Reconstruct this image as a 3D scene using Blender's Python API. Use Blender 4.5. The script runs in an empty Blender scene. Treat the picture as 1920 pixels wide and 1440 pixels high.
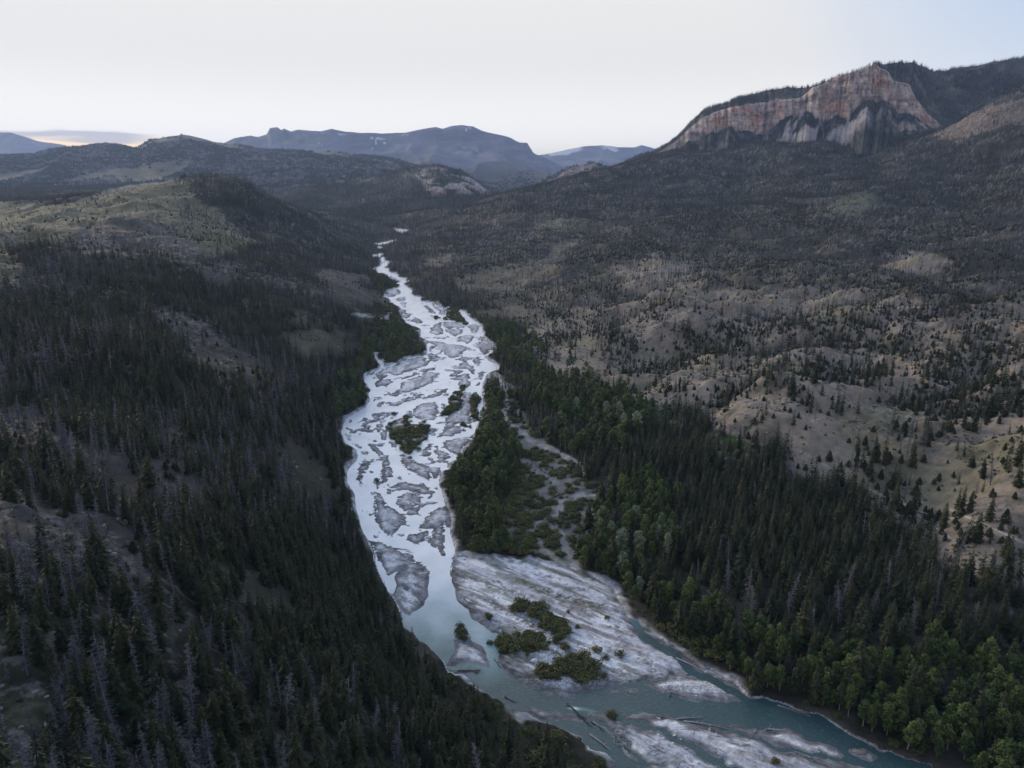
import bpy, bmesh, math, random
import numpy as np
from mathutils import Vector

random.seed(7)
RNG = np.random.default_rng(11)
R = math.radians
C = bpy.context.scene.collection

# ------------------------------------------------------------------ camera
H = 160.0
PITCH = R(16.0)
F = 1356.0                                   # focal length in pixels of the 1920 px wide photograph
cam_d = bpy.data.cameras.new('camera')
cam_d.sensor_fit = 'HORIZONTAL'
cam_d.sensor_width = 36.0
cam_d.lens = 36.0 * F / 1920.0
cam_d.clip_start = 1.0
cam_d.clip_end = 60000.0
cam = bpy.data.objects.new('camera', cam_d)
C.objects.link(cam)
cam.location = (0, 0, H)
cam.rotation_euler = (R(90) - PITCH, 0, 0)
bpy.context.scene.camera = cam

# ------------------------------------------------------------------ sky, sun, exposure
SUN_AZ, SUN_EL = R(-40), R(13.0)             # the sun has just gone behind thin cloud over the far left range
scene = bpy.context.scene
world = bpy.data.worlds.new('World')
scene.world = world
world.use_nodes = True
wt = world.node_tree
for n in list(wt.nodes):
    wt.nodes.remove(n)


def wn(kind, **kw):
    n = wt.nodes.new(kind)
    for k, v in kw.items():
        setattr(n, k, v)
    return n


def wmath(op, a, b=None, clamp=False):
    n = wn('ShaderNodeMath', operation=op, use_clamp=clamp)
    for i, v in enumerate((a, b)):
        if v is None:
            continue
        if isinstance(v, (int, float)):
            n.inputs[i].default_value = v
        else:
            wt.links.new(v, n.inputs[i])
    return n.outputs[0]


def wramp(v, lo, hi, out0=0.0, out1=1.0):
    n = wn('ShaderNodeMapRange', interpolation_type='SMOOTHSTEP')
    n.inputs['From Min'].default_value = lo
    n.inputs['From Max'].default_value = hi
    n.inputs['To Min'].default_value = out0
    n.inputs['To Max'].default_value = out1
    wt.links.new(v, n.inputs['Value'])
    return n.outputs[0]


def wmix(fac, a, b):
    n = wn('ShaderNodeMix', data_type='RGBA')
    if isinstance(fac, (int, float)):
        n.inputs[0].default_value = fac
    else:
        wt.links.new(fac, n.inputs[0])
    for i, v in ((6, a), (7, b)):
        if isinstance(v, tuple):
            n.inputs[i].default_value = v + (1,)
        else:
            wt.links.new(v, n.inputs[i])
    return n.outputs[2]


sky = wn('ShaderNodeTexSky', sky_type='NISHITA', sun_disc=False)
sky.sun_elevation = SUN_EL
sky.sun_rotation = SUN_AZ
sky.altitude = 2200
sky.air_density = 1.0
sky.dust_density = 1.0
skys = wn('ShaderNodeVectorMath', operation='SCALE')
wt.links.new(sky.outputs[0], skys.inputs[0])
skys.inputs['Scale'].default_value = 0.055
geo = wn('ShaderNodeTexCoord')
sep = wn('ShaderNodeSeparateXYZ')
wt.links.new(geo.outputs['Generated'], sep.inputs[0])
X_, Y_, Z_ = sep.outputs
az = wmath('ARCTAN2', X_, Y_)                # 0 straight up the valley, positive to the right
el = wmath('ARCSINE', Z_)
# a pale veil of high cloud lies over the valley in front; it thins out to blue overhead, to the right and behind
veil_az = wmath('MULTIPLY', wramp(az, R(52), R(98), 1, 0), wramp(az, R(-120), R(-70), 0, 1))
veil_el = wramp(el, R(28), R(62), 1, 0)
veil = wmath('MULTIPLY', veil_az, veil_el)
# the veil frays at its upper right edge, where the picture's corner turns blue
edge_n = wn('ShaderNodeTexNoise')
edge_n.inputs['Scale'].default_value = 3.0
edge_n.inputs['Detail'].default_value = 4.0
wt.links.new(geo.outputs['Generated'], edge_n.inputs['Vector'])
edge_q = wmath('ADD', wmath('ADD', wmath('MULTIPLY', az, 1.0), wmath('MULTIPLY', el, 0.9)),
               wmath('MULTIPLY', wmath('SUBTRACT', edge_n.outputs[0], 0.5), 0.25))
fray = wramp(edge_q, 0.40, 0.95, 1, 0.15)
veil = wmath('MULTIPLY', veil, fray)
blue = wmix(0.5, skys.outputs[0], (0.33, 0.50, 0.80))
bright = wmath('ADD', wramp(el, R(12), R(30), 0.63, 1.25), wramp(el, R(0), R(9), 0.20, 0))
veil_col = wn('ShaderNodeVectorMath', operation='SCALE')
veil_col.inputs[0].default_value = (1.0, 0.985, 0.965)
wt.links.new(bright, veil_col.inputs['Scale'])
# overhead and behind the photographer the evening sky is a deeper blue
dim = wramp(wmath('ADD', el, wmath('MULTIPLY', wmath('ABSOLUTE', az), 0.28)), R(10), R(60), 1.25, 1.0)
blue_s = wn('ShaderNodeVectorMath', operation='SCALE')
wt.links.new(blue, blue_s.inputs[0])
wt.links.new(dim, blue_s.inputs['Scale'])
col = wmix(veil, blue_s.outputs[0], veil_col.outputs[0])
lowv = wmath('MULTIPLY', wmath('MULTIPLY', wramp(el, R(0), R(8), 0.55, 0), veil), wramp(az, R(-60), R(-20), 1, .8))
col = wmix(lowv, col, (1.0, 0.90, 0.74))
# warm rim of light where the sun went down, low along the horizon
low = wramp(el, R(1.9), R(2.9), 1, 0)
gl = wmath('MULTIPLY', low, wmath('MULTIPLY', wramp(az, R(-42), R(-34), 0, 1), wramp(az, R(-26), R(-22), 1, 0)))
gr = wmath('MULTIPLY', wramp(el, R(1.5), R(3.0), 0.75, 0), wmath('MULTIPLY', wramp(az, R(-6), R(2), 0, 1), wramp(az, R(6), R(13), 1, 0)))
col = wmix(wmath('MULTIPLY', gl, 0.9), col, (1.25, 0.82, 0.34))
col = wmix(wmath('MULTIPLY', gr, 0.8), col, (0.95, 0.86, 0.55))
# a grey bar of cloud over the far left range, lit from below
cn = wn('ShaderNodeTexNoise')
cn.inputs['Scale'].default_value = 7.0
cn.inputs['Detail'].default_value = 6.0
cmap = wn('ShaderNodeMapping')
cmap.inputs['Scale'].default_value = (1, 1, 9)
wt.links.new(geo.outputs['Generated'], cmap.inputs[0])
wt.links.new(cmap.outputs[0], cn.inputs['Vector'])
eln = wmath('ADD', el, wmath('MULTIPLY', wmath('SUBTRACT', cn.outputs[0], 0.5), 0.022))
cb = wmath('MULTIPLY', wramp(eln, R(2.2), R(2.36), 0, 1), wramp(eln, R(2.62), R(2.85), 1, 0))
cb = wmath('MULTIPLY', cb, wmath('MULTIPLY', wramp(az, R(-46), R(-36), 0.4, 1), wramp(az, R(-27), R(-24), 1, 0)))
col = wmix(wmath('MULTIPLY', cb, 0.85), col, (0.40, 0.385, 0.40))
# the rosy band opposite the sunset, behind the photographer
rose = wmath('MULTIPLY', wramp(wmath('ABSOLUTE', az), R(95), R(140), 0, 1), wramp(el, R(8), R(48), 1, 0))
col = wmix(wmath('MULTIPLY', rose, 0.75), col, (0.95, 0.72, 0.62))
bg = wn('ShaderNodeBackground')
bg.inputs['Strength'].default_value = 1.0
wt.links.new(col, bg.inputs['Color'])
wo = wn('ShaderNodeOutputWorld')
wt.links.new(bg.outputs[0], wo.inputs[0])

sun_d = bpy.data.lights.new('sun', 'SUN')
sun_d.energy = 1.6
sun_d.angle = R(12)
sun_d.color = (1.0, 0.80, 0.60)
sun = bpy.data.objects.new('sun', sun_d)
C.objects.link(sun)
sdir = Vector((math.cos(SUN_EL) * math.sin(SUN_AZ), math.cos(SUN_EL) * math.cos(SUN_AZ), math.sin(SUN_EL)))
sun.rotation_euler = (-sdir).to_track_quat('-Z', 'Y').to_euler()
sun.location = (0, 0, 400)

scene.view_settings.view_transform = 'Standard'
scene.view_settings.look = 'None'
scene.view_settings.exposure = 0.5
scene.view_settings.gamma = 1.0
scene.cycles.max_bounces = 5
scene.cycles.diffuse_bounces = 2
scene.cycles.glossy_bounces = 2
scene.cycles.transparent_max_bounces = 4
scene.cycles.volume_bounces = 1
scene.cycles.use_denoising = True
scene.cycles.denoiser = 'OPENIMAGEDENOISE'
scene.cycles.denoising_input_passes = 'RGB_ALBEDO_NORMAL'
scene.cycles.denoising_prefilter = 'ACCURATE'

# ------------------------------------------------------------------ helpers: noise, projection, polygons
CP, SP = math.cos(PITCH), math.sin(PITCH)


def ray(px, py):
    u = (np.asarray(px, float) - 960.0) / F
    v = (720.0 - np.asarray(py, float)) / F
    return u, CP + v * SP, -SP + v * CP


def at_dist(px, py, Y):
    u, dy, dz = ray(px, py)
    t = Y / dy
    return u * t, Y + 0 * t, H + dz * t


GRAD = 0.009                                  # the river falls towards the camera


def zr(Y):
    return GRAD * np.asarray(Y, float)


def at_river(px, py):
    u, dy, dz = ray(px, py)
    t = H / (GRAD * dy - dz)
    return u * t, dy * t


def to_px(x, y, z):
    zz = z - H
    depth = y * CP - zz * SP
    up = y * SP + zz * CP
    depth = np.maximum(depth, 0.5)
    return 960.0 + F * x / depth, 720.0 - F * up / depth, depth


def _hash(ix, iy, seed):
    h = (ix.astype(np.int64) * 374761393 + iy.astype(np.int64) * 668265263 + seed * 974634777) & 0xFFFFFFFF
    h = ((h ^ (h >> 13)) * 1274126177) & 0xFFFFFFFF
    h = h ^ (h >> 16)
    return (h & 0xFFFF) / 65535.0


def vnoise(x, y, seed=0):
    x = np.asarray(x, float)
    y = np.asarray(y, float)
    ix, iy = np.floor(x), np.floor(y)
    fx, fy = x - ix, y - iy
    fx = fx * fx * fx * (fx * (fx * 6 - 15) + 10)
    fy = fy * fy * fy * (fy * (fy * 6 - 15) + 10)
    a = _hash(ix, iy, seed)
    b = _hash(ix + 1, iy, seed)
    c = _hash(ix, iy + 1, seed)
    d = _hash(ix + 1, iy + 1, seed)
    return (a + (b - a) * fx) * (1 - fy) + (c + (d - c) * fx) * fy - 0.5


def fbm(x, y, octv=4, seed=0, gain=0.5):
    t, amp = 0.0, 1.0
    for o in range(octv):
        t = t + amp * vnoise(x * 2.03 ** o + 17.3 * o, y * 2.03 ** o - 9.1 * o, seed + o)
        amp *= gain
    return t


def smooth(a, b, x):
    t = np.clip((x - a) / (b - a), 0, 1)
    return t * t * (3 - 2 * t)


def lerp(a, b, t):
    return a + (b - a) * t


def poly_sd(x, y, P):
    """signed distance to polygon P (positive inside)"""
    P = np.asarray(P, float)
    d2 = np.full(x.shape, 1e18)
    ins = np.zeros(x.shape, bool)
    n = len(P)
    for i in range(n):
        ax, ay = P[i]
        bx, by = P[(i + 1) % n]
        ex, ey = bx - ax, by - ay
        t = np.clip(((x - ax) * ex + (y - ay) * ey) / (ex * ex + ey * ey + 1e-12), 0, 1)
        d2 = np.minimum(d2, (x - ax - t * ex) ** 2 + (y - ay - t * ey) ** 2)
        if ay != by:
            ins ^= ((ay > y) != (by > y)) & (x < (bx - ax) * (y - ay) / (by - ay) + ax)
    d = np.sqrt(d2)
    return np.where(ins, d, -d)


def in_poly(x, y, P):
    P = np.asarray(P, float)
    ins = np.zeros(x.shape, bool)
    n = len(P)
    for i in range(n):
        ax, ay = P[i]
        bx, by = P[(i + 1) % n]
        if ay != by:
            ins ^= ((ay > y) != (by > y)) & (x < (bx - ax) * (y - ay) / (by - ay) + ax)
    return ins


def zoom(ox, oy, k, pts):
    return [(ox + k * a, oy + k * b) for a, b in pts]


KB = 280 / 1920.0
ZB = lambda *p: zoom(680, 420, KB, p)
ZC = lambda *p: zoom(680, 600, KB, p)
ZD = lambda *p: zoom(630, 730, KB, p)
ZE = lambda *p: zoom(630, 880, KB, p)
ZF = lambda *p: zoom(660, 1020, 0.1875, p)
ZG = lambda *p: zoom(840, 1030, 400 / 1920.0, p)
ZH = lambda *p: zoom(1000, 1170, 440 / 1920.0, p)
ZI = lambda *p: zoom(1280, 1230, 440 / 1920.0, p)

# ------------------------------------------------------------------ the river's outline, traced on the valley floor
LEFT = [(711, 477), (710, 483), (718, 493), (711, 499), (702, 504), (710, 511), (727, 513), (730, 519), (741, 525), (751, 529),
        (749, 537), (738, 540), (719, 545), (730, 556), (737, 567), (753, 575), (753, 588), (756, 595), (765, 605), (770, 610),
        (784, 617), (784, 632), (794, 639), (795, 658), (792, 667), (767, 668), (743, 679), (718, 689), (702, 695), (680, 708),
        (676, 714), (686, 724), (693, 734), (689, 740), (690, 755), (680, 769), (652, 784), (645, 800), (641, 814), (650, 832),
        (668, 843), (671, 855), (668, 864), (659, 873), (652, 887), (652, 905), (659, 915), (666, 928), (668, 953), (674, 975),
        (678, 991), (686, 1008), (691, 1026), (698, 1048), (699, 1059), (716, 1095), (735, 1116), (752, 1142), (760, 1170),
        (780, 1185), (796, 1205), (806, 1220), (817, 1232), (830, 1247), (838, 1264), (866, 1266), (888, 1281), (922, 1304),
        (952, 1325), (1000, 1349), (1023, 1354), (1050, 1368), (1076, 1378), (1098, 1393), (1137, 1420), (1156, 1444), (1200, 1500), (1240, 1560)]
RIGHT = [(713, 476), (716, 483), (722, 490), (730, 494), (723, 499), (730, 507), (751, 516), (762, 526), (762, 541), (770, 551),
         (782, 558), (797, 566), (814, 567), (826, 576), (840, 577), (857, 580), (868, 582), (877, 593), (899, 607), (903, 614),
         (905, 629), (913, 638), (926, 648), (926, 655), (919, 661), (907, 668), (919, 679), (933, 687), (931, 693), (913, 699),
         (905, 717), (902, 731), (906, 755), (902, 784), (893, 796), (887, 812), (884, 823), (863, 844), (856, 861), (838, 869),
         (840, 880), (824, 887), (818, 911), (824, 918), (830, 941), (844, 962), (847, 973), (844, 997), (852, 1026), (853, 1042),
         (882, 1042), (923, 1047), (965, 1053), (1007, 1055), (1038, 1062), (1071, 1063), (1090, 1080), (1132, 1092), (1157, 1107),
         (1165, 1130), (1182, 1157), (1202, 1168), (1225, 1188), (1250, 1206), (1285, 1228), (1315, 1249), (1350, 1265), (1372, 1277),
         (1395, 1299), (1440, 1310), (1475, 1326), (1521, 1340), (1566, 1358), (1601, 1381), (1635, 1402), (1692, 1420), (1725, 1428),
         (1800, 1462), (1900, 1520), (1960, 1560)]
CORRIDOR_PX = LEFT + RIGHT[::-1]
FARWATER_PX = [ZB((400, 50), (430, 60), (500, 66), (590, 75), (560, 100), (510, 130), (450, 100)),
               ZB((155, 252), (230, 245), (300, 228), (420, 203), (428, 216), (330, 250), (215, 272)),
               ZB((195, 290), (245, 290), (245, 318), (200, 318)),
               ZB((120, 405), (180, 395), (235, 380), (235, 400), (180, 412), (130, 430)),
               ZC((150, 440), (180, 470), (190, 510), (250, 520), (280, 590), (250, 640), (220, 620), (240, 580), (200, 550), (195, 525), (155, 480))]
_x, _y = at_river(*np.array(CORRIDOR_PX).T)
CORR = np.stack([_x, _y], 1)
FARW = []
for P in FARWATER_PX:
    a, b = at_river(*np.array(P).T)
    FARW.append(np.stack([a, b], 1))

GRAVEL = [
    ZB((270, 860), (400, 830), (470, 830), (510, 900), (440, 930), (350, 930)),
    ZB((415, 980), (480, 945), (570, 940), (520, 970), (430, 990)),
    ZB((340, 660), (400, 665), (480, 710), (500, 745), (440, 730), (390, 690)),
    ZB((490, 1070), (560, 1090), (600, 1140), (600, 1190), (560, 1205), (490, 1170)),
    ZB((590, 1230), (650, 1210), (730, 1240), (720, 1280), (650, 1285)),
    ZB((740, 1050), (800, 1060), (930, 1130), (900, 1155), (820, 1140), (760, 1090)),
    ZB((840, 1020), (930, 1010), (1000, 1070), (1080, 1090), (1060, 1180), (980, 1170), (920, 1110), (860, 1060)),
    ZB((480, 1000), (590, 990), (560, 1020), (500, 1020)),
    ZC((820, 120), (880, 60), (980, 25), (1000, 90), (1040, 150), (1000, 190), (900, 200), (840, 170)),
    ZC((1010, 70), (1050, 15), (1180, 30), (1290, 80), (1290, 105), (1150, 100), (1030, 95)),
    ZC((1040, 108), (1270, 118), (1280, 160), (1180, 210), (1150, 210), (1110, 170), (1040, 150)),
    ZC((1340, 70), (1420, 50), (1500, 80), (1490, 110), (1430, 180), (1400, 165)),
    ZC((1185, 265), (1210, 210), (1320, 180), (1420, 195), (1370, 280), (1340, 295), (1230, 275)),
    ZC((790, 270), (950, 285), (1150, 310), (1330, 335), (1290, 420), (1250, 460), (1170, 490), (1080, 460), (960, 390), (850, 370), (880, 330), (800, 300)),
    ZC((1450, 330), (1540, 220), (1640, 270), (1710, 350), (1650, 410), (1610, 380), (1600, 420), (1550, 440), (1480, 390)),
    ZC((780, 460), (820, 420), (900, 440), (975, 480), (960, 530), (880, 555), (830, 510)),
    ZC((170, 700), (250, 640), (420, 560), (560, 490), (740, 470), (830, 560), (760, 600), (650, 620), (520, 690), (430, 690), (380, 670), (280, 690), (200, 720)),
    ZC((-20, 710), (80, 650), (160, 640), (140, 690), (40, 730)),
    ZC((210, 750), (240, 700), (340, 690), (350, 720), (260, 750)),
    ZC((130, 810), (250, 760), (380, 735), (415, 770), (330, 850), (240, 840), (170, 870)),
    ZC((485, 810), (560, 770), (700, 700), (860, 660), (900, 720), (870, 800), (770, 860), (640, 900), (420, 960), (340, 950), (450, 870), (500, 830)),
    ZC((500, 760), (600, 690), (760, 640), (940, 600), (900, 640), (760, 680), (640, 715)),
    ZC((740, 1020), (840, 970), (1000, 900), (1080, 875), (1085, 910), (1010, 960), (860, 1010)),
    ZC((330, 1090), (430, 1030), (600, 970), (740, 950), (720, 1000), (600, 1040), (450, 1080)),
    ZC((110, 1070), (110, 1020), (200, 1000), (170, 1040)),
    ZC((180, 1100), (230, 1050), (320, 1030), (290, 1070), (240, 1095)),
    ZC((260, 1085), (310, 1040), (360, 1040), (330, 1070)),
    ZC((1110, 740), (1130, 690), (1200, 640), (1280, 650), (1240, 690), (1160, 740)),
    ZC((1110, 755), (1250, 695), (1330, 660), (1380, 700), (1370, 770), (1390, 830), (1320, 870), (1240, 850), (1200, 830), (1230, 780)),
    ZC((1220, 600), (1260, 520), (1340, 505), (1350, 545), (1420, 580), (1450, 650), (1410, 700), (1350, 650), (1280, 610)),
    ZC((1390, 510), (1440, 465), (1500, 470), (1510, 560), (1470, 585), (1430, 550)),
    ZC((1480, 670), (1530, 650), (1590, 660), (1540, 720), (1500, 740)),
    ZC((1435, 830), (1510, 780), (1510, 810), (1450, 845)),
    ZC((1270, 950), (1290, 925), (1390, 915), (1380, 1080), (1370, 1160), (1400, 1300), (1380, 1330), (1220, 1330), (1130, 1370), (1040, 1350), (1030, 1260), (1100, 1200), (1220, 1140), (1250, 1030)),
    ZC((570, 1190), (650, 1110), (740, 1075), (900, 1060), (940, 1090), (960, 1160), (920, 1270), (840, 1295), (740, 1285), (620, 1240)),
    ZC((980, 1080), (1040, 1070), (1070, 1110), (1030, 1160), (980, 1130)),
    ZC((50, 1260), (90, 1210), (200, 1180), (300, 1180), (290, 1210), (180, 1250)),
    ZC((0, 1330), (150, 1280), (330, 1240), (300, 1265), (180, 1310), (0, 1380)),
    ZD((275, 520), (380, 490), (430, 490), (450, 570), (380, 590), (300, 560)),
    ZD((280, 440), (340, 380), (390, 390), (350, 420)),
    ZD((270, 500), (340, 450), (480, 405), (420, 450), (340, 490)),
    ZD((480, 500), (520, 450), (630, 420), (600, 500), (550, 560), (500, 530)),
    ZD((580, 560), (620, 490), (650, 530), (670, 570), (660, 640), (630, 670), (580, 620)),
    ZD((670, 670), (690, 635), (770, 660), (805, 710), (800, 755), (740, 730)),
    ZD((1140, 560), (1160, 520), (1270, 500), (1240, 550), (1180, 590)),
    ZD((1380, 480), (1540, 470), (1660, 520), (1640, 550), (1500, 590), (1300, 620), (1220, 660), (1150, 740), (1180, 680), (1290, 600)),
    ZD((1040, 840), (1090, 770), (1180, 690), (1210, 710), (1180, 870), (1100, 870)),
    ZD((1215, 760), (1250, 720), (1320, 780), (1480, 840), (1420, 900), (1440, 940), (1380, 960), (1250, 940), (1250, 850)),
    ZD((1340, 690), (1420, 650), (1640, 600), (1780, 560), (1740, 640), (1610, 790), (1590, 860), (1440, 790), (1370, 750)),
    ZD((390, 710), (470, 720), (600, 800), (690, 870), (710, 980), (770, 1040), (780, 1110), (700, 1130), (560, 1150), (600, 1020), (590, 920), (530, 850), (440, 790)),
    ZD((260, 1150), (270, 1090), (310, 980), (350, 915), (420, 950), (410, 1020), (350, 1100), (330, 1200), (290, 1190)),
    ZD((820, 870), (820, 800), (870, 800), (1000, 870), (1100, 960), (1180, 1010), (1310, 1010), (1330, 1080), (1240, 1190), (1200, 1130), (1160, 1080), (1200, 1150), (1170, 1180), (1060, 1110), (980, 1050), (900, 980), (850, 920)),
    ZD((1230, 950), (1300, 960), (1420, 1000), (1380, 1010), (1270, 985)),
    ZE((500, 180), (640, 110), (720, 120), (640, 160), (560, 180), (520, 250), (490, 290)),
    ZE((800, 180), (830, 140), (900, 140), (1100, 190), (1170, 250), (1170, 340), (1100, 330), (960, 260), (860, 230)),
    ZE((780, 360), (860, 290), (930, 265), (1020, 305), (1130, 350), (1100, 400), (1000, 460), (920, 520), (850, 500), (810, 430)),
    ZE((930, 540), (1000, 470), (1140, 430), (1130, 460), (1050, 520), (970, 585)),
    ZE((1170, 270), (1220, 300), (1230, 330), (1180, 390), (1130, 390), (1170, 330)),
    ZE((485, 320), (540, 290), (600, 330), (640, 430), (700, 470), (800, 490), (910, 580), (900, 660), (850, 730), (730, 855), (650, 820), (560, 760), (500, 700), (465, 600), (460, 480)),
    ZE((630, 320), (700, 250), (740, 270), (720, 310)),
    ZE((560, 300), (610, 270), (610, 330)),
    ZE((1050, 720), (1090, 640), (1200, 540), (1330, 470), (1410, 480), (1490, 600), (1490, 680), (1410, 760), (1360, 700), (1380, 800), (1380, 1130), (1330, 1110), (1270, 1050), (1140, 940), (1180, 880), (1200, 780), (1060, 780)),
    ZE((910, 860), (960, 800), (1130, 790), (1150, 850), (1070, 950), (950, 910)),
    ZF((170, 0), (300, -10), (420, 30), (620, 90), (660, 150), (740, 290), (720, 420), (720, 520), (680, 600), (580, 670), (530, 640), (430, 500), (470, 400), (440, 330), (520, 210), (470, 250), (370, 300), (290, 220), (240, 170)),
    ZF((1030, 960), (1110, 940), (1200, 960), (1290, 1030), (1350, 1210), (1220, 1160), (1080, 1170), (960, 1210), (1020, 1080)),
    ZF((940, 1290), (1100, 1260), (1260, 1240), (1240, 1270), (1120, 1300), (1020, 1330)),
    ZG((30, 130), (40, 60), (200, 40), (400, 60), (600, 90), (800, 100), (950, 135), (1110, 140), (1210, 220), (1410, 280), (1540, 360), (1580, 480), (1660, 610))
    + [(1190, 1168), (1215, 1195), (1240, 1217), (1262, 1230), (1285, 1255), (1289, 1258), (1243, 1268), (1202, 1282), (1157, 1283)]
    + ZG((1440, 1225), (1250, 1270), (1130, 1310), (1160, 1340), (1110, 1355), (900, 1310), (700, 1230), (560, 1130), (460, 1000), (440, 900), (430, 810), (460, 780), (350, 690), (230, 600), (100, 450), (50, 330), (20, 200)),
    ZH((930, 510), (1060, 470), (1200, 430), (1330, 410), (1440, 460), (1580, 530), (1700, 610), (1560, 615), (1400, 600), (1200, 580), (1110, 555)),
    ZH((860, -10), (980, 50), (1060, 140), (1170, 230), (1300, 330), (1270, 330), (1100, 210), (960, 120)),
    ZH((1300, 340), (1500, 390), (1610, 445), (1700, 530), (1560, 485), (1400, 410)),
    ZH((670, 572), (720, 530), (860, 550), (800, 572)),
    ZH((460, 760), (560, 755), (690, 795), (800, 835), (900, 865), (1100, 945), (1250, 1025), (1420, 1115), (1600, 1200), (1800, 1320), (2000, 1500), (1300, 1500), (1000, 1260), (880, 1178), (760, 1100), (720, 1040), (770, 1020), (650, 900), (600, 850), (500, 800)),
    ZI((310, 575), (440, 570), (600, 590), (640, 620), (840, 610), (960, 650), (1150, 720), (1290, 810), (1270, 830), (1100, 790), (900, 755), (760, 720), (640, 662), (480, 615)),
    ZI((-532, 523), (-420, 500), (-290, 483), (-160, 498), (-20, 538), (130, 568), (300, 602), (480, 640), (640, 690), (760, 750), (900, 785), (1100, 815), (1250, 855), (1390, 910), (1500, 960), (1700, 1080), (1700, 1240), (900, 1240), (560, 1060), (400, 935), (290, 850), (210, 800), (80, 735), (-60, 665), (-200, 610), (-330, 572)),
    ZH((0, 705), (150, 728), (330, 768), (390, 805), (250, 785), (100, 755), (0, 732)),
    ZI((1395, 790), (1450, 785), (1540, 820), (1510, 850), (1450, 835)),
]
VEGBAR = [
    ZB((1060, 1100), (1120, 1075), (1215, 1105), (1240, 1190), (1360, 1260), (1320, 1290), (1200, 1270), (1080, 1190)),
    ZC((1090, 1010), (1130, 960), (1250, 880), (1280, 830), (1300, 850), (1260, 960), (1240, 1130), (1150, 1190), (1040, 1240), (1010, 1200), (1090, 1120)),
    ZC((1370, 1090), (1380, 960), (1450, 910), (1490, 950), (1470, 1100), (1450, 1180), (1500, 1290), (1420, 1300), (1380, 1200)),
    ZC((1215, 1340), (1280, 1290), (1360, 1350), (1300, 1395)),
    ZD((630, 470), (700, 430), (820, 340), (890, 345), (1000, 420), (1080, 480), (1150, 480), (1150, 620), (1100, 670), (1010, 730), (980, 810), (1000, 870), (960, 880), (930, 820), (870, 800), (820, 680), (730, 600), (700, 540), (650, 530)),
    ZF((1010, 860), (1060, 790), (1110, 780), (1165, 920), (1080, 890)),
]


def river_xy(P):
    a, b = at_river(*np.array(P).T)
    return np.stack([a, b], 1)


GRAVEL_W = [river_xy(P) for P in GRAVEL]
VEG_W = [river_xy(P) for P in VEGBAR]

# ------------------------------------------------------------------ hills: control points (pixel column, pixel row, distance up the valley)
CTRL = [
    # left slope, near to far
    (0, 1440, 85), (300, 1440, 97), (600, 1440, 120), (900, 1440, 150), (0, 1200, 112), (0, 1000, 150), (250, 1040, 165), (300, 870, 250),
    (600, 880, 335), (500, 1150, 180), (700, 1180, 207), (600, 1000, 250), (400, 1000, 203), (100, 800, 255), (300, 700, 370), (0, 700, 320),
    (500, 700, 450), (600, 700, 520), (100, 550, 500), (0, 560, 450), (300, 580, 520), (590, 628, 600), (520, 668, 540), (600, 502, 950), (660, 535, 900),
    (450, 575, 640), (400, 500, 720), (300, 450, 850), (215, 403, 1000), (400, 335, 1400), (335, 343, 1400), (200, 370, 1350), (0, 420, 1100),
    (0, 380, 1800), (0, 355, 3000), (200, 351, 3200), (500, 368, 1500), (600, 410, 1600), (680, 450, 1560), (550, 450, 1250), (450, 420, 1200), (480, 350, 1450),
    (-250, 1300, 90), (-300, 900, 190), (-300, 600, 420), (-300, 420, 1000), (-250, 365, 2500), (640, 430, 1700), (300, 345, 3000), (420, 362, 2900), (560, 400, 2700),
    # right floor and slope
    (1300, 830, 404), (1500, 910, 340), (1700, 1040, 270), (1920, 1150, 230), (1150, 760, 475), (1000, 660, 640), (1900, 1000, 262), (1900, 800, 370),
    (1600, 800, 412), (1600, 700, 500), (1900, 650, 520), (1300, 720, 500), (1200, 640, 640), (1400, 600, 700), (1700, 580, 680), (1900, 520, 820),
    (1050, 580, 830), (1100, 500, 1150), (900, 510, 1150), (1400, 480, 1150), (1700, 450, 1200), (1900, 400, 1250), (1600, 380, 1500), (1300, 400, 1650),
    (1050, 420, 1700), (850, 430, 1850), (920, 368, 2400), (1000, 350, 2500), (1100, 325, 2600), (1200, 300, 2700), (1280, 282, 2790), (1430, 268, 2600),
    (1550, 266, 2500), (1740, 245, 2400), (1600, 300, 2200), (1800, 320, 1800), (1400, 330, 2200), (1920, 160, 2250), (1850, 192, 2280), (1780, 238, 2350), (1920, 300, 1700),
    (2200, 1300, 190), (2300, 900, 300), (2300, 600, 600), (2300, 380, 1200), (2300, 250, 1700), (800, 405, 2150), (780, 432, 2000),
    (1250, 560, 800), (1500, 540, 830), (1750, 660, 510), (1450, 740, 455), (1750, 900, 340), (830, 470, 1450), (1200, 430, 1500), (1500, 430, 1350), (1250, 345, 2150),
]
pts = []
for px, py, Y in CTRL:
    a, b, c = at_dist(px, py, Y)
    pts.append((float(a), float(b), float(c)))
# the valley floor beside the river
for px, py in LEFT[::4] + RIGHT[::4] + [(1000, 900), (1060, 1000), (1120, 850), (1200, 1050), (1350, 1150), (1500, 1250), (1700, 1330), (1900, 1430),
                                        (1250, 920), (1450, 1050), (1650, 1180), (1860, 1280), (745, 432), (715, 462), (930, 640), (960, 720), (690, 640), (720, 620)]:
    a, b = at_river(px, py)
    pts.append((float(a), float(b), float(zr(b)) + 2.0))
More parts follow.
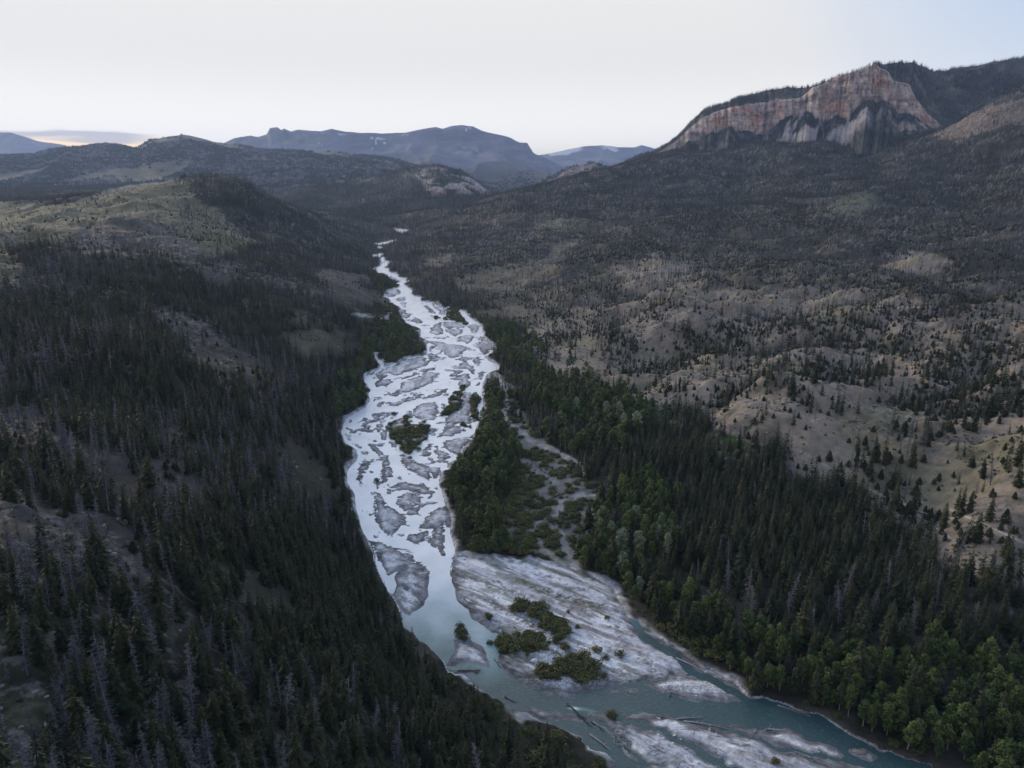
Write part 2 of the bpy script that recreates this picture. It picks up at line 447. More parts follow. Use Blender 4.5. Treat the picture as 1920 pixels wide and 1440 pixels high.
# hidden ground behind the ridges
for px, Y, z in [(920, 2900, 40), (1000, 3100, 60), (1100, 3300, 90), (1200, 3400, 130), (400, 1900, 100), (330, 2000, 95), (500, 2100, 80), (600, 2300, 55), (750, 2500, 40),
                 (850, 2700, 40), (1850, 2900, 300), (1700, 3200, 300), (1400, 3300, 220), (-100, 3600, 110), (200, 3600, 118), (500, 3600, 100), (760, 3600, 60), (1000, 3600, 60), (2300, 3300, 480),
                 (0, 50, 95), (-400, 60, 100), (960, 60, 20), (1500, 100, 4), (2200, 100, 6), (1400, 3600, 200),
                 (1430, 2760, 225), (1330, 2900, 215), (1550, 2640, 225), (1650, 2600, 245), (1720, 2560, 280)]:
    pts.append(((px - 960) / F * Y * 0.96, Y, z))
pts = np.array(pts)


def warp(x, y):
    return np.stack([x / y * 1.6, np.log(y) * 0.8], -1)


def tps(r2):
    return 0.5 * r2 * np.log(r2 + 1e-12)


_w = warp(pts[:, 0], pts[:, 1])
_n = len(pts)
_K = tps(((_w[:, None] - _w[None]) ** 2).sum(-1)) + np.eye(_n) * 2e-4
_Pm = np.concatenate([np.ones((_n, 1)), _w], 1)
_A = np.block([[_K, _Pm], [_Pm.T, np.zeros((3, 3))]])
# heights are fitted as slopes seen from the camera, so near and far points weigh alike
_sol = np.linalg.solve(_A, np.concatenate([(pts[:, 2] - H) / pts[:, 1], np.zeros(3)]))


def hill_z(x, y):
    q = warp(x, y)
    sh = q.shape[:-1]
    q = q.reshape(-1, 2)
    out = np.empty(len(q))
    for i in range(0, len(q), 40000):
        b = q[i:i + 40000]
        k = tps(((b[:, None] - _w[None]) ** 2).sum(-1))
        out[i:i + 40000] = k @ _sol[:_n] + _sol[_n] + b @ _sol[_n + 1:]
    return H + out.reshape(sh) * y


# ------------------------------------------------------------------ terrain sheet
def rows_of_terrain():
    ys = [46.0]
    while ys[-1] < 3650:
        Y = ys[-1]
        d = min(Y * Y * 1.55 / (H * F), 0.0060 * Y)
        ys.append(Y + max(d, 0.25))
    return np.array(ys)


YS = rows_of_terrain()
US = np.linspace(-1.16, 1.16, 1420)
NU, NY = len(US), len(YS)
UG, YG = np.meshgrid(US, YS)
XG = UG * YG
# fit the smooth hills on a coarser grid, then interpolate
ci = np.linspace(0, NY - 1, NY // 5).round().astype(int)
cj = np.linspace(0, NU - 1, NU // 5).round().astype(int)
coarse = (hill_z(XG[np.ix_(ci, cj)], YG[np.ix_(ci, cj)]) - H) / YG[np.ix_(ci, cj)]
tmp = np.stack([np.interp(np.arange(NY), ci, coarse[:, k]) for k in range(len(cj))], 1)
ZG_ = np.stack([np.interp(np.arange(NU), cj, tmp[k]) for k in range(NY)], 0)
ZB_ = H + ZG_ * YG

# signed distance to the river corridor (metres, positive inside)
_ws = np.clip(YG / 300.0, .6, 3.0)
wx = XG + fbm(XG / 9 / _ws, YG / 9 / _ws, 3, 5) * 3.0 * _ws
wy = YG + fbm(XG / 9 / _ws, YG / 9 / _ws, 3, 9) * 5.0 * _ws
sd = np.full(XG.shape, -400.0)
m = (XG > -420) & (XG < 260) & (YG < 2250)
sd[m] = poly_sd(wx[m], wy[m], CORR)
for P in FARW:
    mm = (np.abs(XG - P[:, 0].mean()) < 200) & (np.abs(YG - P[:, 1].mean()) < 400)
    sd[mm] = np.maximum(sd[mm], poly_sd(XG[mm], YG[mm], P))

rz = zr(YG)
# small hillocks, spurs and gullies on the slopes
away = smooth(15, 140, -sd)
rough = (fbm(XG / 95, YG / 95, 4, 21) * 17 + (0.5 - np.abs(fbm(XG / 150 + 3, YG / 150, 3, 31))) * 10 - 4.0) * away
rough *= smooth(100, 420, YG) * 0.75 + 0.25
rough *= 1 - 0.55 * smooth(1300, 2400, YG)
gul = fbm((YG * .88 - XG * .48) / 92 + fbm(XG / 80, YG / 80, 2, 33) * .5, (XG * .88 + YG * .48) / 330, 3, 35)
gul_ok = smooth(40, 200, XG + .05 * YG) * away * smooth(240, 420, YG) * (1 - .85 * smooth(750, 1500, YG))
gul2 = fbm((YG * .8 + XG * .6) / 40, (XG * .8 - YG * .6) / 130, 3, 36)
rough = rough + gul_ok * ((np.abs(gul) * 2 - .35) * 13 + (np.abs(gul2) * 2 - .35) * 6 + fbm(XG / 11, YG / 11, 3, 37) * 3.0)
fine = fbm(XG / 13, YG / 13, 4, 41) * 1.4 * smooth(0, 25, -sd)
spur = smooth(0.30, 0.55, fbm(XG / 45, YG / 45, 3, 77) + 0.35) * fbm(XG / 6, YG / 6, 3, 71) * 3.0 * away
land = np.maximum(ZB_ + rough + fine + spur, rz + 1.1 + fbm(XG / 9, YG / 9, 3, 51) * 0.7)
bank = lerp(rz + 1.2 + fbm(XG / 7, YG / 7, 3, 52) * 0.5, land, smooth(2, 42, -sd))
# distance down the river and out from its middle, for anything laid along the current
CENT = [(745, 432), (715, 462), (716, 485), (722, 500), (745, 525), (752, 545), (775, 575), (810, 600), (840, 630), (850, 660), (800, 690), (770, 720), (760, 760), (720, 800), (715, 840),
        (735, 880), (740, 920), (740, 960), (770, 1000), (790, 1050), (830, 1110), (870, 1170), (910, 1220), (960, 1270), (1060, 1320), (1200, 1340), (1400, 1360), (1600, 1420), (1900, 1540)]
_cx, _cy = at_river(*np.array(CENT, float).T)
FS, FT = np.zeros(XG.shape), np.full(XG.shape, 1e6)
rm = sd > -30
_acc, _best = 0.0, np.full(rm.sum(), 1e9)
_fs, _ft = np.zeros(rm.sum()), np.zeros(rm.sum())
for i in range(len(_cx) - 1):
    ex, ey = _cx[i + 1] - _cx[i], _cy[i + 1] - _cy[i]
    L_ = math.hypot(ex, ey)
    px_, py_ = XG[rm] - _cx[i], YG[rm] - _cy[i]
    t_ = (px_ * ex + py_ * ey) / L_
    dd_ = np.hypot(px_ - np.clip(t_, 0, L_) * ex / L_, py_ - np.clip(t_, 0, L_) * ey / L_)
    m_ = dd_ < _best
    _best[m_] = dd_[m_]
    _fs[m_] = (_acc + t_)[m_]
    _ft[m_] = ((px_ * -ey + py_ * ex) / L_)[m_]
    _acc += L_
FS[rm], FT[rm] = _fs, _ft
_k = np.clip(YG / 260.0, 1, 3.2)
# river bed and gravel bars
bar = np.full(XG.shape, -1e3)
veg = np.full(XG.shape, -1e3)
for lst, tgt in ((GRAVEL_W, bar), (VEG_W, veg)):
    for P in lst:
        lo, hi = P.min(0) - 8, P.max(0) + 8
        i0, i1 = np.searchsorted(YS, (lo[1], hi[1]))
        i1 = min(i1 + 1, NY)
        if i0 >= i1:
            continue
        sub = (XG[i0:i1] > lo[0]) & (XG[i0:i1] < hi[0])
        d = poly_sd(wx[i0:i1][sub], wy[i0:i1][sub], P)
        cur = tgt[i0:i1]
        cur[sub] = np.maximum(cur[sub], d)
        tgt[i0:i1] = cur
veg_is = veg > bar
# thin shoals in the open water and rills cut through the bars, both drawn out along the current
up_riv = smooth(235, 300, YG)
bend = fbm(XG / 30, YG / 30, 2, 66) * 14
sho = fbm(FS / 20 / _k, (FT + bend) / 3.2 / _k, 4, 67)
shoal = (sho - .33) * 14 * _k
bar = np.where(rm & (sd > 2) & (up_riv > 0), np.maximum(bar, np.where(bar > -9 * _k, lerp(-50, shoal, up_riv), lerp(-50, shoal - 1.2, up_riv))), bar)
rill = np.abs(fbm(FS / 26 / _k, (FT + bend) / 6.5 / _k, 3, 68))
cut = smooth(.035, .010, rill) * smooth(.0, .2, fbm(XG / 28, YG / 28, 2, 69)) * up_riv
bar = np.where(rm & (bar > -20), bar - cut * np.clip(bar + 2.5, 0, 7.0), bar)
bar = bar + np.where(bar > -20, 1.0 * (1 - up_riv), 0)
bar = bar + np.where(rm & (bar > -20), fbm(FS / 7 / _k, (FT + bend) / 1.8 / _k, 3, 70) * 1.5 * _k * up_riv, 0)
bar = np.maximum(bar, veg)
# dark side channels cut through and round the foreground bars
for pl_, hw_ in ((ZH((660, 778), (760, 795), (900, 832), (1060, 892), (1200, 972), (1400, 1082), (1600, 1178), (1800, 1290)), 1.0),
                 (ZI((300, 580), (400, 618), (500, 648), (640, 688), (760, 748), (900, 778), (1100, 805), (1300, 828)), .75),
                 (ZH((840, -30), (900, 80), (960, 150), (1060, 203), (1160, 265), (1280, 372), (1400, 432), (1550, 510), (1720, 605)), 1.5),
                 (ZH((480, 770), (620, 850), (700, 930), (740, 1030), (860, 1130), (1000, 1260)), .7)):
    qx_, qy_ = at_river(*np.array(pl_).T)
    nb_ = (XG > qx_.min() - 8) & (XG < qx_.max() + 8) & (YG > qy_.min() - 8) & (YG < qy_.max() + 8)
    dd_ = np.full(nb_.sum(), 1e9)
    for k in range(len(qx_) - 1):
        ex, ey = qx_[k + 1] - qx_[k], qy_[k + 1] - qy_[k]
        t_ = np.clip(((wx[nb_] - qx_[k]) * ex + (wy[nb_] - qy_[k]) * ey) / (ex * ex + ey * ey), 0, 1)
        dd_ = np.minimum(dd_, np.hypot(wx[nb_] - qx_[k] - t_ * ex, wy[nb_] - qy_[k] - t_ * ey))
    bar[nb_] = np.minimum(bar[nb_], (dd_ - hw_) * 3.2)
px_m = YG / F                                   # metres per photo pixel
bedn = fbm(XG / 5, YG / 5, 4, 61)
barh = np.clip(bar * 0.11, -0.9, 0.75) + bedn * 0.22 * smooth(-1.5, 2, bar) + fbm(XG / 1.7, YG / 1.7, 2, 63) * 0.12 * smooth(0, 2, bar)
_al, _ac = XG * .80 - YG * .60, XG * .60 + YG * .80
barh = barh + (fbm(_al / 16, _ac / 2.1, 4, 64) * .55 + fbm(_al / 40, _ac / 6, 3, 65) * .5) * smooth(1.0, 4.0, bar) * (1 - up_riv)
bed = rz - 0.02 + np.where(bar > -900, barh, -0.9)
edge = smooth(-1.5, 1.0, sd)
Z0 = lerp(bank, bed, edge)
TX, TY = to_px(XG, YG, Z0)[:2]

# what the camera could see of the ground (used to skip trees nobody could see)
slope = (Z0 - H) / YG
runmax = np.maximum.accumulate(slope, axis=0)

# ------------------------------------------------------------------ ground cover, traced region by region
#        kind, tree density, share of dead trees, polygon in photo pixels
OPEN = [
    ('pinkrock', .40, .3, [(1745, 256), (1790, 225), (1850, 200), (1980, 172), (1980, 240), (1900, 236), (1840, 246), (1800, 268)]),
    ('dry', 1.15, .36, [(930, 600), (960, 570), (1060, 500), (1150, 462), (1300, 440), (1500, 455), (1700, 470), (1980, 490), (1980, 620), (1700, 600), (1500, 610), (1300, 610), (1150, 610), (1020, 640)]),
    ('tan', .60, .20, [(960, 645), (1000, 600), (1100, 575), (1230, 560), (1300, 545), (1450, 535), (1640, 545), (1760, 580), (1980, 560), (1980, 800), (1760, 850), (1560, 920), (1480, 880), (1400, 840), (1320, 805), (1240, 775), (1150, 735), (1060, 715), (1000, 665)]),
    ('duff', 1.15, .38, [(820, 500), (900, 450), (1050, 420), (1300, 400), (1600, 390), (1980, 400), (1980, 530), (1700, 510), (1500, 490), (1300, 465), (1150, 485), (1060, 520), (960, 585), (880, 570)]),
    ('tan', .10, .2, [(1000, 655), (1090, 625), (1130, 640), (1210, 625), (1280, 640), (1265, 680), (1190, 690), (1160, 715), (1100, 720), (1040, 690)]),
    ('tan', .16, .3, [(1270, 560), (1330, 540), (1450, 535), (1560, 540), (1640, 555), (1620, 590), (1520, 600), (1440, 615), (1340, 610), (1290, 590)]),
    ('tan', .12, .3, [(1230, 700), (1310, 680), (1350, 655), (1420, 640), (1440, 660), (1400, 690), (1330, 710), (1260, 720)]),
    ('tan', .15, .08, [(1262, 775), (1310, 735), (1400, 710), (1480, 690), (1560, 665), (1640, 650), (1720, 660), (1735, 700), (1690, 760), (1700, 800), (1650, 830), (1600, 860), (1540, 930), (1480, 870), (1400, 830), (1330, 800)]),
    ('tan', .07, .2, [(1660, 640), (1760, 606), (1850, 585), (1920, 572), (1960, 570), (1960, 640), (1800, 650), (1740, 660)]),
    ('tan', .13, .06, [(1570, 905), (1660, 890), (1760, 830), (1860, 790), (1980, 765), (1980, 1130), (1920, 1115), (1850, 1085), (1780, 1060), (1720, 1010), (1640, 950)]),
    ('grass', .05, .1, [(1550, 385), (1585, 366), (1640, 362), (1655, 385), (1610, 405), (1570, 402)]),
    ('grass', .05, .2, [(1000, 418), (1060, 408), (1110, 412), (1060, 424), (1020, 428)]),
    ('dry', .08, .3, [(850, 525), (920, 502), (1000, 492), (1050, 462), (1064, 478), (1012, 530), (930, 552), (870, 547)]),
    ('dry', .08, .3, [(900, 585), (960, 566), (1012, 580), (970, 605), (920, 602)]),
    ('dry', .10, .3, [(780, 496), (815, 482), (860, 474), (830, 502)]),
    ('dry', .10, .3, [(1020, 470), (1050, 455), (1090, 450), (1070, 470)]),
    ('tan', .30, .4, [(1150, 500), (1230, 480), (1330, 500), (1300, 545), (1220, 560), (1160, 545)]),
    ('tan', .25, .4, [(1640, 480), (1720, 470), (1790, 490), (1740, 512), (1660, 508)]),
    ('tan', .35, .4, [(1080, 560), (1180, 560), (1220, 600), (1140, 622), (1080, 605)]),
    ('hillgrass', .035, .1, [(-60, 475), (-60, 378), (60, 382), (120, 385), (240, 345), (336, 336), (352, 352), (362, 372), (375, 400), (420, 420), (455, 455), (440, 472), (385, 482), (300, 472), (200, 442), (150, 468), (60, 458)]),
    ('hillgrass', .30, .35, [(318, 352), (345, 342), (372, 372), (420, 402), (475, 455), (440, 480), (380, 482), (345, 440), (340, 400)]),
    ('scree', .06, .2, [(125, 470), (150, 425), (220, 405), (290, 410), (340, 440), (390, 480), (370, 492), (300, 478), (220, 480)]),
    ('hillgrass', .06, .1, [(-60, 510), (0, 470), (40, 480), (30, 540), (-60, 560)]),
    ('rock', .15, .4, [(365, 505), (400, 482), (435, 490), (462, 520), (420, 545), (380, 530)]),
    ('scree', .02, .2, [(590, 507), (640, 503), (690, 532), (727, 572), (690, 582), (620, 562)]),
    ('meadow', .03, .2, [(518, 628), (548, 615), (620, 620), (660, 640), (684, 664), (640, 676), (560, 668)]),
    ('scree', .12, .4, [(270, 572), (330, 585), (400, 620), (440, 650), (480, 680), (515, 720), (520, 755), (470, 740), (430, 710), (380, 690), (340, 640), (290, 600)]),
    ('meadow', .015, .1, [(495, 868), (570, 843), (620, 868), (652, 925), (645, 945), (600, 942), (540, 902)]),
    ('rock', .16, .5, [(-60, 890), (60, 930), (150, 955), (250, 1000), (312, 1050), (290, 1085), (200, 1062), (100, 1045), (-60, 1030)]),
    ('scree', .35, .55, [(-60, 745), (60, 765), (140, 830), (230, 860), (300, 930), (240, 960), (140, 910), (60, 880), (-60, 850)]),
    ('rock', .14, .4, [(282, 862), (330, 862), (372, 890), (380, 925), (320, 925), (285, 895)]),
    ('scree', .12, .4, [(280, 795), (330, 795), (380, 835), (370, 850), (310, 830)]),
    ('meadow', .14, .4, [(375, 1050), (440, 1068), (520, 1105), (570, 1150), (540, 1170), (450, 1140)]),
    ('scree', .10, .3, [(318, 1130), (350, 1140), (372, 1185), (345, 1200), (322, 1160)]),
    ('meadow', .16, .3, [(-60, 1170), (40, 1215), (100, 1290), (110, 1350), (60, 1420), (-60, 1460)]),
    ('meadow', .0, .3, [(528, 590), (575, 592), (575, 606), (530, 606)]),
    ('meadow', .10, .2, [(665, 590), (720, 585), (740, 600), (700, 612), (670, 608)]),
    # right-bank flood plain with dry washes
    ('wash', .04, .1, [(935, 705), (965, 735), (985, 775), (1050, 820), (1095, 868), (1112, 905), (1112, 960), (1090, 1010), (1075, 1062), (1000, 1050), (960, 1010), (950, 960), (930, 900), (960, 850), (950, 790), (930, 740)]),
    ('green', .02, .1, [(1335, 815), (1390, 828), (1420, 850), (1400, 868), (1350, 850)]),
    ('green', .02, .1, [(1190, 758), (1240, 770), (1260, 785), (1215, 790)]),
]
STRINGER = [
    [(1480, 600), (1560, 585), (1700, 582), (1722, 635), (1640, 648), (1560, 640)],
    [(1715, 790), (1750, 712), (1830, 672), (1960, 645), (1960, 762), (1850, 782), (1745, 828), (1668, 872), (1615, 862), (1680, 828)],
    [(1230, 690), (1300, 660), (1400, 620), (1500, 610), (1480, 640), (1400, 660), (1300, 690), (1250, 712)],
    [(1380, 740), (1440, 712), (1530, 690), (1520, 715), (1430, 745)],
    [(1130, 640), (1180, 620), (1220, 640), (1200, 665), (1150, 660)],
    [(1600, 690), (1660, 680), (1665, 720), (1625, 725)],
]
BROAD = [
    [(900, 1290), (985, 1335), (1090, 1392), (1165, 1450), (1200, 1560), (960, 1560), (930, 1440)],
    [(830, 880), (880, 800), (905, 790), (930, 700), (960, 740), (950, 800), (970, 860), (940, 920), (960, 1000), (1000, 1050), (860, 1045), (850, 960)],
    [(1000, 700), (1080, 690), (1160, 740), (1240, 790), (1170, 850), (1110, 850), (1040, 800), (980, 750)],
    [(880, 590), (930, 610), (1000, 640), (1010, 700), (950, 700), (930, 660), (905, 620)],
    [(690, 590), (760, 600), (795, 660), (740, 680), (690, 690), (665, 640)],
    [(700, 505), (745, 530), (730, 548), (700, 530)],
    [(1085, 1060), (1120, 950), (1180, 900), (1240, 930), (1280, 1020), (1210, 1090), (1180, 1160)],
    [(1180, 1150), (1280, 1130), (1420, 1190), (1600, 1240), (1760, 1230), (1980, 1260), (1980, 1560), (1800, 1470), (1600, 1385), (1400, 1300), (1250, 1215)],
    [(640, 720), (690, 700), (690, 770), (650, 790), (640, 760)],
    [(660, 690), (690, 690), (690, 720), (660, 740)],
]
SHRUB = [
    [(985, 1340), (1040, 1362), (1090, 1395), (1165, 1450), (1200, 1540), (1060, 1540), (1000, 1440)],
    [(935, 705), (965, 735), (985, 775), (1050, 820), (1095, 868), (1112, 905), (1112, 960), (1090, 1010), (1075, 1062), (1000, 1050), (960, 1010), (930, 900), (950, 790)],
    [(690, 580), (760, 590), (790, 640), (790, 670), (720, 690), (690, 650)],
    [(860, 1000), (960, 990), (1070, 1060), (960, 1055), (860, 1045)],
    [(700, 505), (750, 530), (730, 548), (700, 530)],
    [(1180, 1150), (1300, 1180), (1420, 1290), (1560, 1340), (1700, 1410), (1800, 1440), (1800, 1470), (1600, 1385), (1400, 1300), (1250, 1215)],
]
SOIL = {'duff': (.068, .062, .047), 'pinkrock': (.17, .13, .105), 'tan': (.225, .188, .148), 'grass': (.105, .102, .066), 'dry': (.125, .11, .082), 'hillgrass': (.135, .125, .078), 'scree': (.10, .088, .08),
        'rock': (.115, .10, .094), 'meadow': (.088, .090, .062), 'wash': (.20, .19, .165), 'green': (.06, .085, .03)}
FLOOR = (.038, .037, .026)


def cover(px, py, sh=0):
    """ground kind, tree density, dead share, broadleaf share, shrub share at photo pixels"""
    k = np.clip((py - 250) / 600.0, 0.12, 1.0)
    qx = px + fbm(px / 60 / k, py / 34 / k, 4, 81) * 60 * k + fbm(px / 15 / k, py / 9 / k, 2, 83 + sh) * 34 * k * min(sh, 1)
    qy = py + fbm(px / 60 / k, py / 34 / k, 4, 91) * 30 * k + fbm(px / 15 / k, py / 9 / k, 2, 93 + sh) * 20 * k * min(sh, 1)
    den = np.ones(px.shape)
    dead = np.full(px.shape, .40)
    dead = np.where((px > 1080) & (py > 760), .05, dead)
    dead = np.where((px < 900) & (py > 560), .31, dead)
    dead = np.where((px > 640) & (px < 1000) & (py > 560), .15, dead)
    dead = np.where((px < 950) & (py > 1250) & (px > 400), .22, dead)
    soil = np.zeros(px.shape + (3,)) + np.array(FLOOR)
    bare = np.zeros(px.shape)
    for kind, dn, dd, P in OPEN:
        P = np.array(P, float)
        lo, hi = P.min(0) - 4, P.max(0) + 4
        mm = (qx > lo[0]) & (qx < hi[0]) & (qy > lo[1]) & (qy < hi[1])
        if not mm.any():
            continue
        ins = np.zeros(px.shape, bool)
        ins[mm] = in_poly(qx[mm], qy[mm], P)
        den[ins] = dn
        dead[ins] = dd
        soil[ins] = SOIL[kind]
        bare[ins] = 1
    for P in STRINGER:
        ins = in_poly(qx, qy, P)
        den[ins] = .9
        dead[ins] = .15
    broad = np.zeros(px.shape)
    for P in BROAD:
        broad[in_poly(qx, qy, P)] = 1
    shrub = np.zeros(px.shape)
    for P in SHRUB:
        shrub[in_poly(qx, qy, P)] = 1
    return soil, den, dead, broad, shrub, bare


_cov = [cover(TX, TY, k) for k in range(0, 13, 4)]
soil, den, dead, broad, shrub, bare = (sum(c[k] for c in _cov) / len(_cov) for k in range(6))
del _cov
# clearings inside the woods and thickets inside the clearings
patch = fbm(XG / 70, YG / 70, 4, 101)
den = np.where(bare < .5, den * (0.72 + 0.9 * np.clip(patch + 0.25, -.5, .6)), den * (0.75 + 5.5 * np.clip(fbm(XG / 48, YG / 48, 4, 103) + .4 * patch - .02, 0, .45)))
den = den * lerp(1.0, .55 + 3.4 * smooth(.17, .02, np.abs(gul)) + .9 * smooth(.10, .02, np.abs(gul2)), gul_ok * smooth(.05, .9, bare))
den = np.clip(den, 0.004, 1.15)

base = soil.copy()
base *= lerp(.72, 1.0, smooth(860, 1000, TX) + smooth(560, 480, TY)).clip(.72, 1)[..., None]      # left side facing away from the sun: its shade painted into the soil
n1 = fbm(XG / 22, YG / 22, 4, 111)[..., None]
n2 = fbm(XG / 3.3, YG / 3.3, 3, 121)[..., None]
base *= 1 + 0.55 * n1 + 0.35 * n2
# patches of grass and of bare soil within each kind of ground
gmask = smooth(.05, .35, fbm(XG / 34, YG / 34, 4, 131))[..., None] * bare[..., None]
base = lerp(base, base * np.array((.74, .82, .64)), gmask * .7)
fmask = smooth(.10, .35, fbm(XG / 40, YG / 40, 4, 141))[..., None] * (1 - bare[..., None])
base = lerp(base, np.array((.085, .075, .06)) * (1 + .4 * n2), fmask * .8)
# stones on the rocky spurs
stone = smooth(.16, .34, fbm(XG / 2.2, YG / 2.2, 3, 151))[..., None] * smooth(.1, .3, fbm(XG / 45, YG / 45, 3, 77) + .3)[..., None] * away[..., None]
base = lerp(base, np.array((.27, .24, .22)), stone * .6)


def seg_d(x, y, pl):
    d = np.full(x.shape, 1e9)
    for (ax, ay), (bx, by) in zip(pl[:-1], pl[1:]):
        ex, ey = bx - ax, by - ay
        t = np.clip(((x - ax) * ex + (y - ay) * ey) / (ex * ex + ey * ey), 0, 1)
        d = np.minimum(d, np.hypot(x - ax - t * ex, y - ay - t * ey))
    return d


# dry washes and paths on the right-bank flood plain, game trails on the tan slope
WASH = [([(938, 705), (950, 740), (945, 775), (962, 800), (1000, 828), (1040, 845), (1085, 870), (1100, 895)], 7, (.34, .33, .33)),
        ([(1100, 895), (1060, 925), (1010, 950), (960, 985), (930, 1005)], 3.5, (.075, .065, .045)),
        ([(1110, 925), (1060, 940), (1020, 975), (990, 995)], 5, (.32, .31, .31)),
        ([(975, 860), (1010, 885), (1040, 905), (1020, 925)], 8, (.25, .24, .23)),
        ([(1040, 985), (1060, 1020), (1075, 1055)], 9, (.30, .28, .26)),
        ([(1000, 990), (1015, 1030), (1050, 1050)], 8, (.32, .30, .27)),
        ([(1490, 840), (1540, 868), (1570, 885)], 1.6, (.42, .39, .34)),
        ([(1600, 905), (1660, 930), (1740, 965), (1800, 975)], 1.6, (.42, .39, .34)),
        ([(1720, 965), (1770, 1000), (1800, 1020)], 1.4, (.40, .37, .33)),
        ([(1780, 955), (1850, 985), (1920, 1018)], 1.6, (.42, .39, .34)),
        ([(665, 590), (700, 596), (735, 590)], 5, (.30, .30, .30)),
        ([(1380, 845), (1400, 810), (1425, 775)], 3, (.055, .075, .025))]
wp = fbm(TX / 30, TY / 20, 3, 161) * 16
for pl, w, colr in WASH:
    a = np.array(pl, float)
    mm = (TX > a[:, 0].min() - 20) & (TX < a[:, 0].max() + 20) & (TY > a[:, 1].min() - 20) & (TY < a[:, 1].max() + 20) & (sd < -1)
    k = np.zeros(TX.shape)
    k[mm] = smooth(w, w * .45, seg_d(TX[mm] + wp[mm] * min(1, w / 5), TY[mm] + wp[mm] * .5 * min(1, w / 5), pl))
    base = lerp(base, np.array(colr) * (1 + .5 * n2), k[..., None])
    den = den * (1 - .95 * k)
    shrub = shrub * (1 - .9 * k)

# gravel: grey cobbles, bleached sand sheets, dark wet margins, streaks laid along the flow
_g1 = smooth(836, 848, TX) * smooth(1300, 1270, TY) * smooth(310, 290, YG)
along = lerp(FS / np.clip(_k, 1, 2), XG * 0.80 + YG * -0.60, _g1)
across = lerp((FT + bend * .4) / np.clip(_k, 1, 2), XG * 0.60 + YG * 0.80, _g1)
str_n = fbm(along / 20, across / 2.6, 5, 171, .6)
peb = fbm(XG / 1.3, YG / 1.3, 3, 181)
grav = np.zeros(base.shape) + np.array((.60, .605, .645))
grav *= (1 + 0.40 * peb + 0.30 * fbm(XG / 11, YG / 11, 3, 191) + .25 * fbm(along / 6, across / .9, 3, 192))[..., None]
near_bar = smooth(330, 240, YG)
pale = smooth(.02, .26, fbm(along / 18 + 4, across / 5, 5, 201, .6) + .10 * (near_bar - .6))
grav = lerp(grav, np.array((.88, .875, .88)) * (1 + .15 * peb)[..., None], (pale * (.35 + .60 * near_bar))[..., None])
dark = smooth(.10, .30, str_n)
grav = lerp(grav, np.array((.23, .215, .21)) * (1 + .4 * peb)[..., None], (dark * lerp(.55, .80, _g1))[..., None])
moss = smooth(.14, .30, fbm(along / 22 + 9, across / 4, 5, 211, .6)) * smooth(370, 300, YG) * smooth(-20, 40, TX - 860)
grav = lerp(grav, np.array((.085, .10, .045)), (moss * .55 * lerp(.35, 1, _g1))[..., None])
rust = smooth(.2, .36, fbm(XG / 4, YG / 4, 3, 221))
grav = lerp(grav, np.array((.26, .20, .17)), (rust * .3)[..., None])
for pl, w, colr, k_ in ((ZG((850, 800), (1080, 880), (1250, 960), (1400, 1060), (1530, 1205)), 7, (.36, .37, .43), .7), (ZG((1690, 920), (1760, 990), (1890, 1120)), 8, (.17, .165, .17), .8),
                        (ZG((430, 680), (640, 720), (840, 790)), 5, (.10, .10, .06), .7), (ZG((890, 370), (1100, 450), (1300, 490), (1410, 512)), 7, (.075, .085, .04), .85), (ZG((350, 320), (440, 350), (570, 412)), 5, (.08, .085, .045), .8),
                        (ZG((600, 270), (700, 310), (870, 385)), 8, (.10, .105, .06), .7), (ZG((410, 490), (560, 590), (760, 700)), 9, (.085, .09, .04), .75), (ZG((830, 220), (960, 260)), 4, (.09, .095, .05), .8),
                        (ZG((400, 270), (520, 340), (640, 380)), 7, (.10, .10, .07), .7), (ZG((1150, 520), (1260, 555)), 4, (.10, .10, .06), .8), (ZG((1370, 450), (1500, 570), (1600, 720), (1660, 860)), 9, (.50, .51, .57), .6),
                        (ZG((1480, 680), (1570, 770)), 5, (.06, .065, .045), .8), (ZG((1080, 330), (1260, 370)), 8, (.13, .13, .085), .7), (ZG((780, 1090), (900, 1165), (1060, 1200), (1290, 1215)), 6, (.12, .12, .14), .8),
                        (ZG((1100, 820), (1250, 890)), 5, (.085, .09, .05), .8), (ZG((1560, 1090), (1680, 1130), (1800, 1140)), 9, (.12, .12, .07), .7), (ZG((1440, 900), (1600, 860)), 12, (.17, .17, .13), .6),
                        (ZG((80, 370), (230, 480), (420, 660)), 5, (.16, .14, .13), .7), (ZG((450, 880), (650, 960), (760, 1040)), 9, (.15, .15, .12), .6), (ZG((640, 890), (900, 930), (1050, 900)), 14, (.14, .14, .10), .7)):
    a = np.array(pl, float)
    mm = (TX > a[:, 0].min() - 20) & (TX < a[:, 0].max() + 20) & (TY > a[:, 1].min() - 20) & (TY < a[:, 1].max() + 20)
    jx, jy = fbm(TX[mm] / 9, TY[mm] / 5, 4, 251) * 14, fbm(TX[mm] / 9, TY[mm] / 5, 4, 252) * 9
    q_ = smooth(w * .8, w * .2, seg_d(TX[mm] + jx, TY[mm] + jy, pl)) * smooth(-.22, .08, fbm(TX[mm] / 5, TY[mm] / 3, 3, 253))
    grav[mm] = lerp(grav[mm], np.array(colr) * (1 + .5 * peb[mm])[..., None], (q_ * k_)[..., None])
wet = smooth(.5, .1, np.clip(Z0 - rz, 0, 1)) * smooth(-.5, .3, sd)
grav = grav * (1 - .68 * wet * (Z0 > rz - .05))[..., None]
vegc = np.zeros(base.shape) + np.array((.095, .095, .06))
vegc *= (1 + .6 * n1 + .5 * n2)
inside = (edge > .5)
gm = np.where(inside, 1.0, smooth(-3.0, -.4, sd + fbm(XG / 9, YG / 9, 3, 231) * 4) * .7 * smooth(1420, 1360, TX) * np.where(TX < 850, smooth(1050, 960, TY), 1))
